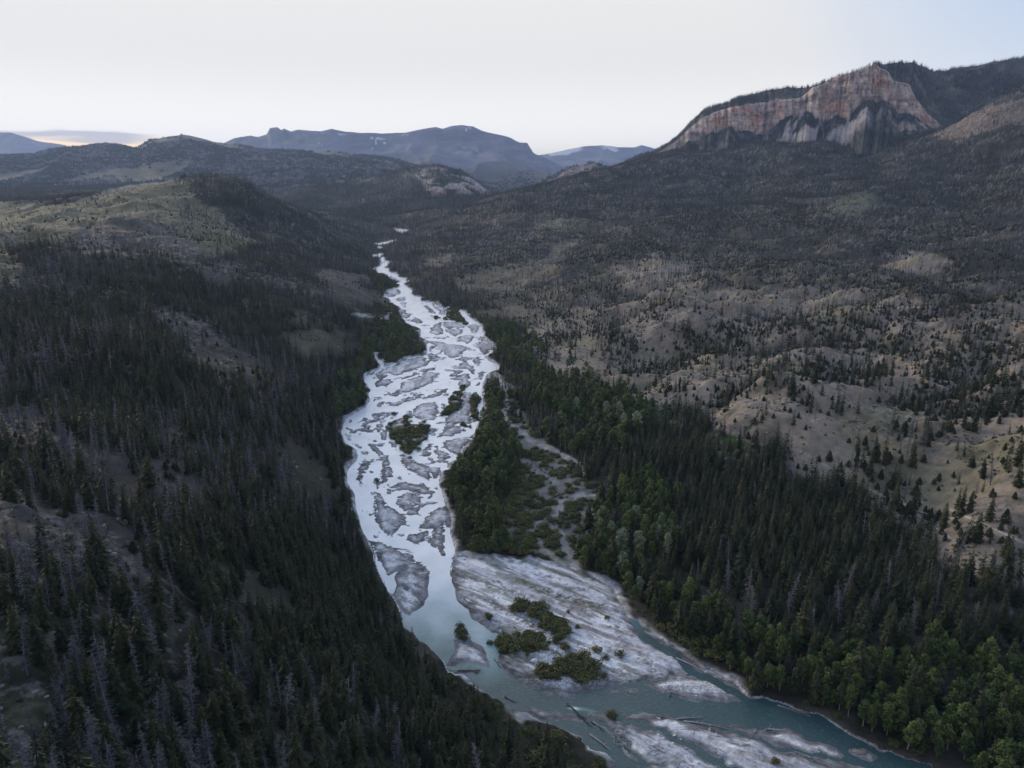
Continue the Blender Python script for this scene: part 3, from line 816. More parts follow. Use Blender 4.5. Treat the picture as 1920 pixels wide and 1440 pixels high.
base = lerp(base, grav, gm[..., None])
vm = (veg_is & inside & (bar > -.3)).astype(float) * smooth(-.25, .15, fbm(XG / 8, YG / 8, 3, 241))
base = lerp(base, vegc, vm[..., None])
# the grey gravel strip between the two leafy bars stays clean
base = np.clip(base, .008, .85)


def mesh_object(name, verts, faces, mat, parent=None, smooth_shade=True):
    me = bpy.data.meshes.new(name)
    verts = np.asarray(verts, np.float32)
    faces = np.asarray(faces, np.int32)
    n, k = faces.shape
    me.vertices.add(len(verts))
    me.vertices.foreach_set('co', verts.ravel())
    me.loops.add(n * k)
    me.loops.foreach_set('vertex_index', faces.ravel())
    me.polygons.add(n)
    me.polygons.foreach_set('loop_start', np.arange(0, n * k, k, dtype=np.int32))
    me.polygons.foreach_set('loop_total', np.full(n, k, np.int32))
    if smooth_shade:
        me.polygons.foreach_set('use_smooth', np.ones(n, bool))
    me.update()
    if mat:
        me.materials.append(mat)
    o = bpy.data.objects.new(name, me)
    C.objects.link(o)
    if parent:
        o.parent = parent
    return o


def grid_faces(ny, nx):
    i = np.arange(ny * nx).reshape(ny, nx)
    return np.stack([i[:-1, :-1], i[:-1, 1:], i[1:, 1:], i[1:, :-1]], -1).reshape(-1, 4)


def paint(o, name, colr):
    at = o.data.attributes.new(name, 'FLOAT_COLOR', 'POINT')
    c = np.ones((len(o.data.vertices), 4), np.float32)
    c[:, :3] = colr.reshape(-1, 3)
    at.data.foreach_set('color', c.ravel())


# ------------------------------------------------------------------ materials
def new_mat(name):
    mt = bpy.data.materials.new(name)
    mt.use_nodes = True
    nt = mt.node_tree
    bs = nt.nodes['Principled BSDF']
    return mt, nt, bs


def ground_mat(name, scales, bump, dist, spec=.15):
    mt, nt, bs = new_mat(name)
    at = nt.nodes.new('ShaderNodeAttribute')
    at.attribute_name = 'base'
    tc = nt.nodes.new('ShaderNodeNewGeometry')
    prod = None
    hs = []
    for s, amt in scales:
        nz = nt.nodes.new('ShaderNodeTexNoise')
        nz.inputs['Scale'].default_value = s
        nz.inputs['Detail'].default_value = 5
        nz.inputs['Roughness'].default_value = .65
        nt.links.new(tc.outputs['Position'], nz.inputs['Vector'])
        mr = nt.nodes.new('ShaderNodeMapRange')
        mr.inputs['From Min'].default_value = .25
        mr.inputs['From Max'].default_value = .75
        mr.inputs['To Min'].default_value = 1 - amt
        mr.inputs['To Max'].default_value = 1 + amt
        nt.links.new(nz.outputs[0], mr.inputs['Value'])
        hs.append(nz.outputs[0])
        if prod is None:
            prod = mr.outputs[0]
        else:
            mu = nt.nodes.new('ShaderNodeMath')
            mu.operation = 'MULTIPLY'
            nt.links.new(prod, mu.inputs[0])
            nt.links.new(mr.outputs[0], mu.inputs[1])
            prod = mu.outputs[0]
    sc = nt.nodes.new('ShaderNodeVectorMath')
    sc.operation = 'SCALE'
    nt.links.new(at.outputs['Color'], sc.inputs[0])
    nt.links.new(prod, sc.inputs['Scale'])
    nt.links.new(sc.outputs[0], bs.inputs['Base Color'])
    bs.inputs['Roughness'].default_value = .9
    bs.inputs['Specular IOR Level'].default_value = spec
    bp = nt.nodes.new('ShaderNodeBump')
    bp.inputs['Strength'].default_value = bump
    bp.inputs['Distance'].default_value = dist
    nt.links.new(hs[-1], bp.inputs['Height'])
    nt.links.new(bp.outputs[0], bs.inputs['Normal'])
    return mt


M_GROUND = ground_mat('soil_and_gravel', [(.30, .20), (2.3, .42)], .9, .5)
M_FAR = ground_mat('distant_slopes', [(.012, .25), (.07, .35)], .9, 9.0)
M_CLIFF = ground_mat('cliff_rock', [(.02, .2), (.13, .30)], 1.0, 7.0)

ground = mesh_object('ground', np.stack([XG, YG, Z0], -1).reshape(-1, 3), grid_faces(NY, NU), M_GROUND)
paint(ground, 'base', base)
ground['kind'] = 'structure'
ground['label'] = 'wooded valley slopes, tan hillsides and grey gravel river bed'

# a wide sheet far below and behind, so the land goes on past the modelled valley
_a = np.linspace(0, 2 * math.pi, 97)[:-1]
_v = [(0, 0, -60)]
for r_, z_ in ((300, -60), (4000, -60), (24000, -60)):
    _v += [(r_ * math.cos(t), r_ * math.sin(t), z_) for t in _a]
_f = []
for ring in range(2):
    for k in range(96):
        a, b = 1 + ring * 96 + k, 1 + ring * 96 + (k + 1) % 96
        _f.append((a, b, b + 96, a + 96))
_t = [(0, 1 + k, 1 + (k + 1) % 96, 1 + (k + 1) % 96) for k in range(96)]
plain = mesh_object('terrain', _v, _f, M_FAR)
paint(plain, 'base', np.zeros((len(_v), 3)) + np.array((.08, .075, .055)))
plain['kind'] = 'structure'

# ------------------------------------------------------------------ water
def water_mat():
    mt, nt, bs = new_mat('glacial_river_water')
    nt.nodes.remove(bs)
    out = [n for n in nt.nodes if n.type == 'OUTPUT_MATERIAL'][0]
    g = nt.nodes.new('ShaderNodeNewGeometry')
    mp = nt.nodes.new('ShaderNodeMapping')
    mp.inputs['Rotation'].default_value = (0, 0, R(35))
    mp.inputs['Scale'].default_value = (.75, 1.5, 1)
    nt.links.new(g.outputs['Position'], mp.inputs[0])
    n1_ = nt.nodes.new('ShaderNodeTexNoise')
    n1_.inputs['Scale'].default_value = 1.35
    n1_.inputs['Detail'].default_value = 6
    n1_.inputs['Roughness'].default_value = .6
    n1_.inputs['Distortion'].default_value = .6
    nt.links.new(mp.outputs[0], n1_.inputs['Vector'])
    bp = nt.nodes.new('ShaderNodeBump')
    bp.inputs['Strength'].default_value = .55
    bp.inputs['Distance'].default_value = .35
    nt.links.new(n1_.outputs[0], bp.inputs['Height'])
    # silty milk tone over teal water, plus white sky reflection painted in farther upstream
    n2_ = nt.nodes.new('ShaderNodeTexNoise')
    n2_.inputs['Scale'].default_value = .06
    n2_.inputs['Detail'].default_value = 4
    nt.links.new(g.outputs['Position'], n2_.inputs['Vector'])
    at = nt.nodes.new('ShaderNodeAttribute')
    at.attribute_name = 'silt_sheen'
    ad = nt.nodes.new('ShaderNodeMath')
    ad.operation = 'MULTIPLY_ADD'
    nt.links.new(n2_.outputs[0], ad.inputs[0])
    ad.inputs[1].default_value = .5
    sb = nt.nodes.new('ShaderNodeMath')
    sb.operation = 'SUBTRACT'
    nt.links.new(at.outputs['Fac'], sb.inputs[0])
    sb.inputs[1].default_value = .25
    nt.links.new(sb.outputs[0], ad.inputs[2])
    cr = nt.nodes.new('ShaderNodeValToRGB')
    cr.color_ramp.elements[0].position = .05
    cr.color_ramp.elements[0].color = (.030, .072, .074, 1)
    cr.color_ramp.elements[1].position = .95
    cr.color_ramp.elements[1].color = (.92, .94, .97, 1)
    e = cr.color_ramp.elements.new(.35)
    e.color = (.13, .235, .245, 1)
    e = cr.color_ramp.elements.new(.6)
    e.color = (.48, .58, .63, 1)
    nt.links.new(ad.outputs[0], cr.inputs[0])
    # white crests on the ripples
    cst = nt.nodes.new('ShaderNodeMapRange')
    cst.inputs['From Min'].default_value = .58
    cst.inputs['From Max'].default_value = .72
    cst.inputs['To Max'].default_value = .14
    nt.links.new(n1_.outputs[0], cst.inputs['Value'])
    mx = nt.nodes.new('ShaderNodeMix')
    mx.data_type = 'RGBA'
    nt.links.new(cst.outputs[0], mx.inputs[0])
    nt.links.new(cr.outputs[0], mx.inputs[6])
    mx.inputs[7].default_value = (.8, .83, .85, 1)
    df = nt.nodes.new('ShaderNodeBsdfDiffuse')
    nt.links.new(mx.outputs[2], df.inputs[0])
    gl_ = nt.nodes.new('ShaderNodeBsdfGlossy')
    gl_.inputs['Roughness'].default_value = .22
    nt.links.new(bp.outputs[0], gl_.inputs['Normal'])
    nt.links.new(bp.outputs[0], df.inputs['Normal'])
    fr = nt.nodes.new('ShaderNodeFresnel')
    fr.inputs['IOR'].default_value = 1.65
    nt.links.new(bp.outputs[0], fr.inputs['Normal'])
    ms = nt.nodes.new('ShaderNodeMixShader')
    nt.links.new(fr.outputs[0], ms.inputs[0])
    nt.links.new(df.outputs[0], ms.inputs[1])
    nt.links.new(gl_.outputs[0], ms.inputs[2])
    nt.links.new(ms.outputs[0], out.inputs[0])
    return mt


M_WATER = water_mat()
wy_ = np.concatenate([np.linspace(120, 300, 240), np.linspace(302, 700, 140), np.linspace(704, 2250, 120)])
wu_ = np.linspace(0, 1, 170)
WYG, WUG = np.meshgrid(wy_, wu_, indexing='ij')
x_lo = np.interp(wy_, [120, 170, 205, 300, 430, 620, 900, 1300, 1700, 2250], [0, 10, -50, -80, -135, -135, -200, -260, -350, -420])[:, None]
x_hi = np.interp(wy_, [120, 170, 205, 240, 262, 300, 430, 620, 900, 1300, 1700, 2250], [240, 190, 120, 90, 60, 25, 10, 10, -60, -160, -230, -240])[:, None]
WXG = x_lo + (x_hi - x_lo) * WUG
river = mesh_object('river', np.stack([WXG, WYG, zr(WYG)], -1).reshape(-1, 3), grid_faces(*WYG.shape), M_WATER)
river['kind'] = 'structure'
river['label'] = 'braided silty river winding down the valley'
wpx, wpy, _ = to_px(WXG, WYG, zr(WYG))
silt_sheen = smooth(1330, 1000, wpy + np.clip(wpx - 900, 0, 400) * .25)  # farther water whiter: the sky's reflection painted in beside the silty tone
silt_sheen = .92 * silt_sheen
silt_sheen += .22 * np.exp(-((wpx - 912) ** 2 / 1200 + (wpy - 1230) ** 2 / 2200))
for fpx, fpy, fw_, fh_, ft_ in ((1074, 1328, 9, 3, .7), (1086, 1329, 20, 2.6, .42), (1110, 1334, 14, 2.6, .2), (1286, 1308, 11, 2.4, .6), (1303, 1313, 12, 3, .5), (1612, 1412, 8, 3, .4), (1204, 1339, 4, 5, .3)):
    silt_sheen += ft_ * np.exp(-((wpx - fpx) / fw_) ** 2 - ((wpy - fpy - (wpx - fpx) * .08) / fh_) ** 2)
at_ = river.data.attributes.new('silt_sheen', 'FLOAT', 'POINT')
at_.data.foreach_set('value', silt_sheen.astype(np.float32).ravel())

# ------------------------------------------------------------------ ranges beyond the valley (each a hill of its own, with depth)
def ratio(py):
    v = (720.0 - np.asarray(py, float)) / F
    return (-SP + v * CP) / (CP + v * SP)


def ucol(px, py):
    v = (720.0 - np.asarray(py, float)) / F
    return (np.asarray(px, float) - 960.0) / F / (CP + v * SP)


FARGRIDS = []


def far_range(name, label, outline, Yr, Yf, Yb, z_foot, nx, ny, shape, rough_, colour, lam, mat=None, cliffy=None, seed=300, jag=0.0, z_back=None):
    o = np.array(outline, float)
    pad = (o[-1, 0] - o[0, 0]) * .02
    u_t = ucol(o[:, 0], o[:, 1])
    z_t = H + Yr * ratio(o[:, 1])
    U = np.linspace(u_t[0], u_t[-1], nx)
    zr_ = np.interp(U, u_t, z_t)
    if jag:
        zr_ = zr_ + jag * fbm(U * Yr / (lam * .22), U * 0 + seed, 4, seed + 7)
    nf = int(ny * .78)
    t = np.concatenate([np.linspace(0, 1, nf) ** .85, 1 + np.linspace(0, 1, ny - nf + 1)[1:]])
    Y = np.where(t <= 1, Yf + (Yr - Yf) * t, Yr + (Yb - Yr) * (t - 1))
    UU, YY = np.meshgrid(U, Y)
    TT = np.repeat(t[:, None], nx, 1)
    XX = UU * YY
    ridge_wave = fbm(XX / lam / 2.5, YY / lam / 2.5, 3, seed + 3) * .12
    tt = np.clip(TT + ridge_wave * np.sin(np.clip(TT, 0, 1) * math.pi), 0, 2)
    front = np.interp(tt, [0] + [a for a, _ in shape] + [1.0], [0] + [b for _, b in shape] + [1.0])
    zf = z_foot if np.isscalar(z_foot) else np.interp(U, ucol(np.array(z_foot)[:, 0], 330 + 0 * np.array(z_foot)[:, 0]), np.array(z_foot)[:, 1])
    ZZ = zf + (zr_ - zf) * front
    back = np.clip(TT - 1, 0, 1)
    ZZ = np.where(TT > 1, zr_ - (zr_ - np.minimum(zf, zr_) + 60) * back ** 1.2, ZZ)
    gull = (.5 - np.abs(fbm(XX / lam, YY / (lam * 2.2), 4, seed))) * 1.2 - .3 + fbm(XX / lam / 3, YY / lam / 3, 4, seed + 11) * .55
    wgt = np.where(TT <= 1, np.sin(np.clip(TT, 0, 1) * math.pi) ** .7, 0)
    ZZ = ZZ + gull * rough_ * wgt
    px, py, _ = to_px(XX, YY, ZZ)
    colr, dens = colour(px, py, XX, YY, ZZ, TT, gull)
    ob = mesh_object(name, np.stack([XX, YY, ZZ], -1).reshape(-1, 3), grid_faces(ny, nx), mat or M_FAR)
    paint(ob, 'base', np.clip(colr, .008, .9))
    ob['kind'] = 'structure'
    ob['label'] = label
    if dens is not None:
        FARGRIDS.append((XX, YY, ZZ, dens))
    return ob


def forest_floor(XX, YY, k=1.0):
    a = fbm(XX / 210, YY / 210, 4, 401)[..., None]
    b = fbm(XX / 40, YY / 40, 3, 411)[..., None]
    return np.array((.062, .060, .047)) * k * (1 + .9 * a + .7 * b)


def col_rock(px, py, X, Y, Z, T, g):
    n = fbm(X / 300, Z / 60, 4, 421)[..., None]
    c = np.array((.125, .125, .155)) * (1 + .5 * n)  # bluish tint: some of the distance haze put into the rock colour
    c = lerp(c, np.array((.24, .215, .205)), smooth(.05, .4, fbm(X / 500, Y / 900, 4, 431))[..., None] * .7)
    low_ = smooth(.62, .40, T + .15 * fbm(X / 700, Y / 700, 3, 441))[..., None]
    c = lerp(c, np.array((.055, .055, .045)) * (1 + .8 * n), low_)
    return c, None


SNOW = [(598, 268, 4, 3), (603, 273, 2, 3), (697, 259, 9, 1.6), (714, 260, 12, 3), (705, 268, 2, 8), (698, 278, 4, 2), (721, 268, 6, 3), (642, 252, 12, 1.2), (760, 253, 16, 1.2), (874, 243, 2, 4), (880, 240, 4, 1.6)]


def col_main(px, py, X, Y, Z, T, g):
    c, _ = col_rock(px, py, X, Y, Z, T, g)
    fan = np.exp(-((px - 880) / 45) ** 2 - ((py - 285) / 14) ** 2)
    c = lerp(c, np.array((.26, .235, .225)), (fan * smooth(-.1, .2, fbm(X / 260, Y / 500, 3, 451)))[..., None])
    s = np.zeros(px.shape)
    for a, b, w, h in SNOW:
        s = np.maximum(s, np.exp(-((px - a) / w) ** 2 - ((py - b) / h) ** 2))
    s = smooth(.60, .72, s + fbm(X / 70, (Z + Y) / 45, 4, 461) * .55)
    c = lerp(c, np.array((.50, .51, .56)), (s * (T < 1.02))[..., None])
    return c, None


far_range('mountain', 'long flat-topped blue mountain with snow gullies at the head of the valley',
          [(330, 300), (420, 268), (440, 258), (470, 254), (484, 256), (500, 251), (506, 240), (520, 239), (528, 244), (532, 241), (545, 246), (560, 243), (600, 246), (622, 242),
           (650, 247), (700, 250), (760, 249), (800, 241), (818, 238), (830, 241), (848, 236), (868, 235), (886, 237), (905, 245), (930, 252), (948, 256), (958, 259),
           (974, 267), (988, 268), (994, 278), (1000, 288), (1020, 297), (1050, 312), (1120, 335)],
          9200, 5800, 10800, 60, 620, 170, [(.3, .10), (.55, .26), (.78, .52), (.90, .70), (.965, .93)], 240, col_main, 760, seed=310, jag=9)
far_range('mountain', 'lower pale blue plateau on the horizon right of the long mountain',
          [(950, 310), (1000, 292), (1022, 289), (1060, 281), (1090, 275), (1130, 272), (1160, 276), (1190, 276), (1203, 272), (1215, 275), (1232, 280), (1300, 292)],
          12500, 9000, 14000, 80, 260, 80, [(.4, .2), (.8, .55), (.95, .88)], 160, lambda *a: (col_rock(*a)[0] + np.array((.5, .5, .5)) * smooth(.93, .97, a[5] + .1 * fbm(a[2] / 150, a[3] / 200, 3, 471))[..., None] * smooth(.1, .3, fbm(a[2] / 400, a[3] / 4000, 3, 472))[..., None], None), 1100, seed=330, jag=8)
far_range('mountain', 'pale blue peak on the horizon at the far left',
          [(-900, 290), (-600, 268), (-260, 262), (-120, 246), (-60, 250), (0, 248), (20, 248), (42, 255), (70, 264), (100, 269), (122, 272), (150, 284), (220, 300)],
          12500, 9000, 14000, 80, 240, 80, [(.4, .2), (.8, .6), (.95, .9)], 150, col_rock, 900, seed=350, jag=8)


def col_ridge(px, py, X, Y, Z, T, g):
    c = forest_floor(X, Y, 1.15)
    op = smooth(.14, .34, fbm(X / 420, Y / 600, 4, 481))
    c = lerp(c, np.array((.15, .14, .095)), (op * .7)[..., None])
    return c, np.clip(1.0 - op, .05, 1) * .011


far_range('hill', 'dark wooded plateau rising behind the grassy hill at left',
          [(-1100, 306), (-700, 290), (-480, 298), (-300, 286), (-100, 292), (0, 291), (60, 289), (96, 281), (130, 277), (150, 276), (180, 271), (222, 272), (255, 279), (275, 267), (280, 262), (320, 255), (345, 253), (372, 258), (400, 266),
           (432, 270), (480, 278), (560, 283), (650, 286), (690, 291), (740, 299), (780, 311), (850, 331), (960, 352)],
          5600, 3300, 6600, [(-1100, 105), (-300, 100), (300, 95), (700, 60), (960, 20)], 420, 150, [(.25, .12), (.5, .42), (.8, .80)], 55, col_ridge, 620, seed=370, jag=5)
far_range('hill', 'low wooded rise in the haze beyond the cone-shaped hill',
          [(880, 362), (930, 338), (965, 326), (1000, 321), (1020, 322), (1045, 332), (1080, 352), (1120, 370)],
          6200, 5000, 7000, -40, 120, 60, [(.5, .4)], 45, col_ridge, 400, seed=390, jag=4)
far_range('hill', 'wooded foothill in front of the plateau, left of the cone-shaped hill',
          [(380, 372), (450, 352), (520, 340), (580, 331), (640, 322), (700, 318), (740, 322), (790, 340), (840, 362)],
          4300, 3100, 5200, 20, 220, 90, [(.5, .5)], 45, col_ridge, 420, seed=400, jag=4)


def col_cone(px, py, X, Y, Z, T, g):
    c = forest_floor(X, Y, 1.0)
    q = px + 22 * fbm(X / 120, Y / 160, 3, 491)
    face = smooth(0, 16, q - (770 + (py - 318) * .55)) * smooth(372, 352, py + .15 * (900 - px) * 0) * smooth(308, 322, py)
    st = smooth(-.15, .15, fbm(X / 55, (Y + Z) / 70, 4, 501))
    rock = lerp(np.array((.38, .33, .30)), np.array((.44, .28, .22)), smooth(0, .3, fbm(X / 90, Y / 90, 3, 511))[..., None])
    c = lerp(c, rock * (1 + .5 * fbm(X / 18, Z / 14, 3, 521))[..., None], (face * st)[..., None])
    op = np.exp(-((px - 762) / 16) ** 2 - ((py - 328) / 6) ** 2) + np.exp(-((px - 690) / 40) ** 2 - ((py - 337) / 5) ** 2) * .7
    c = lerp(c, np.array((.17, .155, .11)), np.clip(op, 0, 1)[..., None])
    return c, .020 * (1 - .8 * np.clip(face * st + op, 0, 1))


far_range('hill', 'cone-shaped wooded hill with a reddish scree face where the river bends out of sight',
          [(480, 372), (540, 357), (580, 350), (640, 345), (690, 335), (740, 322), (780, 313), (800, 309), (822, 307), (840, 311), (862, 319), (885, 334), (905, 349), (925, 365), (960, 395), (1000, 430)],
          3150, 2150, 3900, [(480, 55), (700, 18), (800, 14), (1000, 10)], 340, 150, [(.35, .22), (.7, .62)], 40, col_cone, 300, seed=420, jag=7)


def col_pink(px, py, X, Y, Z, T, g):
    c = forest_floor(X, Y, 1.1)
    st = smooth(-.02, .2, fbm(X / 70, (Y + Z) / 90, 4, 531)) * smooth(.45, .7, T)
    c = lerp(c, np.array((.30, .215, .18)), st[..., None])
    return c, .010 * (1 - .8 * st)


far_range('hill', 'rocky pinkish hill just behind the right-hand ridge',
          [(960, 372), (1010, 345), (1040, 326), (1075, 312), (1100, 306), (1130, 309), (1170, 309), (1230, 300), (1330, 296)],
          4300, 3300, 5000, 0, 200, 80, [(.5, .4), (.85, .75)], 60, col_pink, 300, seed=440, jag=14)

# ------------------------------------------------------------------ the red cliff and the wooded mountain behind it
CPX = np.array([1150, 1220, 1255, 1270, 1290, 1320, 1350, 1380, 1410, 1440, 1475, 1500, 1520, 1540, 1563, 1593, 1630, 1660, 1700, 1740, 1780, 1860, 1920, 2000, 2200, 2700], float)
FOOT = np.array([320, 296, 282, 279, 274, 262, 250, 242, 238, 235, 226, 222, 222, 216, 211, 206, 196, 196, 206, 232, 246, 250, 240, 225, 215, 230], float)
TOP = np.array([319, 295, 276, 266, 246, 217, 204, 195, 190, 187, 184, 178, 163, 155, 146, 136, 124, 138, 165, 212, 244, 249, 239, 224, 214, 229], float)
RIDGE = np.array([318, 293, 272, 262, 242, 210, 197, 187, 176, 168, 165, 165, 162, 154, 145, 135, 121, 118, 118, 133, 126, 114, 104, 95, 86, 110], float)
YFACE = np.array([2900, 2900, 2890, 2880, 2870, 2850, 2835, 2820, 2815, 2810, 2800, 2790, 2740, 2725, 2715, 2690, 2660, 2620, 2580, 2540, 2500, 2480, 2480, 2480, 2480, 2480], float)
U = np.linspace(ucol(1150, 300), ucol(2700, 200), 1120)
uc = ucol(CPX, 210)
yf = np.interp(U, uc, YFACE)
ftz = H + yf * ratio(np.interp(U, uc, FOOT))
tpz = H + (yf + 30) * ratio(np.interp(U, uc, TOP))
yrid = yf + np.interp(U, uc, [300] * 8 + [240] * 4 + [120, 100, 90, 80, 90, 240, 420, 600, 650, 700, 700, 700, 700, 700])
rgz = H + yrid * ratio(np.interp(U, uc, RIDGE))
xs_ = U * 2750
# buttresses and chimneys: the face steps in and out along its length, a little differently at each height
yn = fbm(xs_ / 60, 0 * U + 3, 4, 601) * 34 + (np.abs(fbm(xs_ / 24, 0 * U + 8, 3, 611))) * 26 + fbm(xs_ / 7, 0 * U, 3, 621) * 5 + fbm(xs_ / 150, 0 * U + 5, 3, 623) * 60
tpz = tpz + 14 * fbm(xs_ / 45, 0 * U + 2, 4, 624) * np.clip((tpz - ftz) / 40, 0, 1)
ftz = ftz + 44 * fbm(xs_ / 70, 0 * U + 9, 4, 625) * np.clip((tpz - ftz) / 60, 0, 1)
step_amt = np.clip((tpz - ftz) / 40, 0, 1)
yfn = yf + yn * step_amt
thick = 34.0
drow = np.concatenate([-np.geomspace(420, 4, 60) + 2, np.linspace(-1, thick + 1, 74), thick + np.geomspace(3, 1100, 70)])
UU, d = np.meshgrid(U, drow)
YY = yfn[None] + d
XX = UU * YY
tt = np.clip(d / thick, 0, 1)
# three tiers with narrow ledges
tier = np.interp(tt, [0, .26, .40, .62, .72, .93, 1.0], [0, .36, .40, .72, .755, .98, 1.0])
tier = tier + .025 * fbm(XX / 9, YY / 3, 3, 631) * np.sin(tt * math.pi)
talus = ftz[None] + np.minimum(d, 0) * .46
up = tpz[None] + (rgz - tpz)[None] * np.clip((d - thick) / np.maximum((yrid - yfn)[None] - thick, 30), 0, 1) ** .85
ZC_ = np.where(d <= 0, talus, np.where(d < thick, ftz[None] + (tpz - ftz)[None] * tier, up))
over = np.maximum(YY - np.maximum(yrid, yfn + thick)[None], 0)
ZC_ = np.where(over > 0, np.maximum(rgz, tpz)[None] - over * .35, ZC_)
ZC_ += (fbm(XX / 60, YY / 60, 4, 641) * 16 + (.4 - np.abs(fbm(XX / 120, YY / 120, 3, 651))) * 22) * smooth(60, 160, d) * smooth(0, 150, np.abs(YY - yrid[None]) + 40)
ZC_ += fbm(XX / 22, YY / 60, 4, 661) * 5 * (d < 0) * smooth(0, 30, -d)
ZC_ += np.where(over > 0, 0, fbm(XX / 25, YY / 25, 3, 662) * 4 * smooth(40, 60, d))
fw = ((d > 0) & (d < thick)) * np.sin(np.clip(d / thick, 0, 1) * math.pi) ** .5 * step_amt[None]
YY = YY + fw * (fbm(XX / 26, ZC_ / 30, 4, 663) * 16 + fbm(XX / 9, ZC_ / 13, 3, 664) * 8 + fbm(XX / 90, ZC_ / 11, 3, 665) * 5)
XX = UU * YY
cpx, cpy, _ = to_px(XX, YY, ZC_)
face = ((d > -2) & (d < thick + 4)).astype(float) * step_amt[None]
streak = fbm(XX / 8, ZC_ / 34, 5, 671, .6)[..., None]
band = fbm(XX / 160, ZC_ / 9, 3, 681)[..., None]
rock = np.array((.44, .365, .325)) * (1 + .7 * streak + .5 * band)
rock = lerp(rock, np.array((.58, .34, .23)) * (1 + .4 * streak), smooth(.08, .34, fbm(XX / 34, ZC_ / 40, 5, 691))[..., None] * .8)
rock = lerp(rock, np.array((.60, .50, .39)), smooth(.16, .36, fbm(XX / 14, ZC_ / 30, 3, 701))[..., None] * .7)
rock = lerp(rock, np.array((.085, .075, .07)), smooth(.14, .32, fbm(XX / 5, ZC_ / 45, 3, 711))[..., None] * .55)
ccol = forest_floor(XX, YY, 1.0)
scree = (d < 0) * smooth(-330, -120, d + 60 * fbm(XX / 90, YY / 90, 3, 721)) * step_amt[None]
fans = smooth(0, 14, cpx - 1420 + (cpy - 262) * 1.1) * smooth(1660, 1600, cpx + (cpy - 230) * .9)
fan_st = smooth(-.10, .10, fbm((XX - d * .45) / 17, d / 190, 4, 731))
screec = np.array((.34, .305, .29)) * (1 + .25 * streak)
sk = np.clip(scree * (fans * fan_st + .25 * smooth(.05, .25, fbm(XX / 30, YY / 60, 3, 741))), 0, 1)
ccol = lerp(ccol, screec, sk[..., None])
ribs = smooth(1640, 1700, cpx) * (d < 0) * smooth(.0, .22, fbm(XX / 26, (YY + ZC_) / 60, 4, 751)) * smooth(262, 240, cpy)
ccol = lerp(ccol, np.array((.42, .33, .26)) * (1 + .5 * streak), (ribs * .8)[..., None])
topr = smooth(.18, .36, fbm(XX / 60, YY / 60, 4, 761)) * (d > thick)
ccol = lerp(ccol, np.array((.21, .18, .15)), (topr * .6)[..., None])
ccol = lerp(ccol, rock, face[..., None])
cliff = mesh_object('mountain', np.stack([XX, YY, ZC_], -1).reshape(-1, 3), grid_faces(len(drow), len(U)), M_CLIFF)
paint(cliff, 'base', np.clip(ccol, .008, .8))
cliff['kind'] = 'structure'
cliff['label'] = 'wooded mountain with a fluted red and grey cliff above scree on the right skyline'
# woods on the cliff mountain: none on the face or on the scree, thick on top and behind
cd = .028 * (1 - face) * (1 - .93 * sk) * (1 - .5 * ribs) * smooth(-.35, 0, fbm(XX / 80, YY / 80, 3, 771) + .1)
steep = np.abs(np.gradient(ZC_, axis=0) / np.gradient(d, axis=0))
cd = np.where(steep > 1.6, 0, cd)
FARGRIDS.append((XX, YY, ZC_, cd))

# ------------------------------------------------------------------ plants: meshes
def leaf_mat(name, c0, c1, rough_=.75, trans=0.0, spread=.5):
    """colour varies from plant to plant and from spray to spray"""
    mt, nt, bs = new_mat(name)
    oi = nt.nodes.new('ShaderNodeObjectInfo')
    mx = nt.nodes.new('ShaderNodeMix')
    mx.data_type = 'RGBA'
    nt.links.new(oi.outputs['Random'], mx.inputs[0])
    mx.inputs[6].default_value = c0 + (1,)
    mx.inputs[7].default_value = c1 + (1,)
    at = nt.nodes.new('ShaderNodeAttribute')
    at.attribute_name = 'tone'
    mr = nt.nodes.new('ShaderNodeMapRange')
    mr.inputs['To Min'].default_value = 1 - spread
    mr.inputs['To Max'].default_value = 1 + spread
    nt.links.new(at.outputs['Fac'], mr.inputs['Value'])
    sc = nt.nodes.new('ShaderNodeVectorMath')
    sc.operation = 'SCALE'
    nt.links.new(mx.outputs[2], sc.inputs[0])
    nt.links.new(mr.outputs[0], sc.inputs['Scale'])
    nt.links.new(sc.outputs[0], bs.inputs['Base Color'])
    bs.inputs['Roughness'].default_value = rough_
    bs.inputs['Specular IOR Level'].default_value = .2
    return mt


M_SPRUCE = leaf_mat('spruce_needles', (.014, .025, .010), (.038, .045, .017))
M_DEAD = leaf_mat('dead_wood', (.095, .096, .105), (.225, .222, .235), .9, 0, .35)
M_BARK = leaf_mat('conifer_bark', (.07, .055, .045), (.11, .09, .075), .9, 0, .3)
M_BROAD = leaf_mat('cottonwood_leaves', (.036, .066, .016), (.088, .120, .032), .6, .2)
M_PALE = leaf_mat('pale_willow_leaves', (.15, .20, .11), (.22, .26, .17), .6, .2)
M_PALEBARK = leaf_mat('pale_bark', (.20, .18, .15), (.30, .28, .25), .9, 0, .3)
M_SHRUB = leaf_mat('willow_shrub_leaves', (.055, .074, .022), (.120, .120, .042), .65, .2)
M_JUNIPER = leaf_mat('juniper_needles', (.018, .027, .013), (.040, .044, .023), .8)


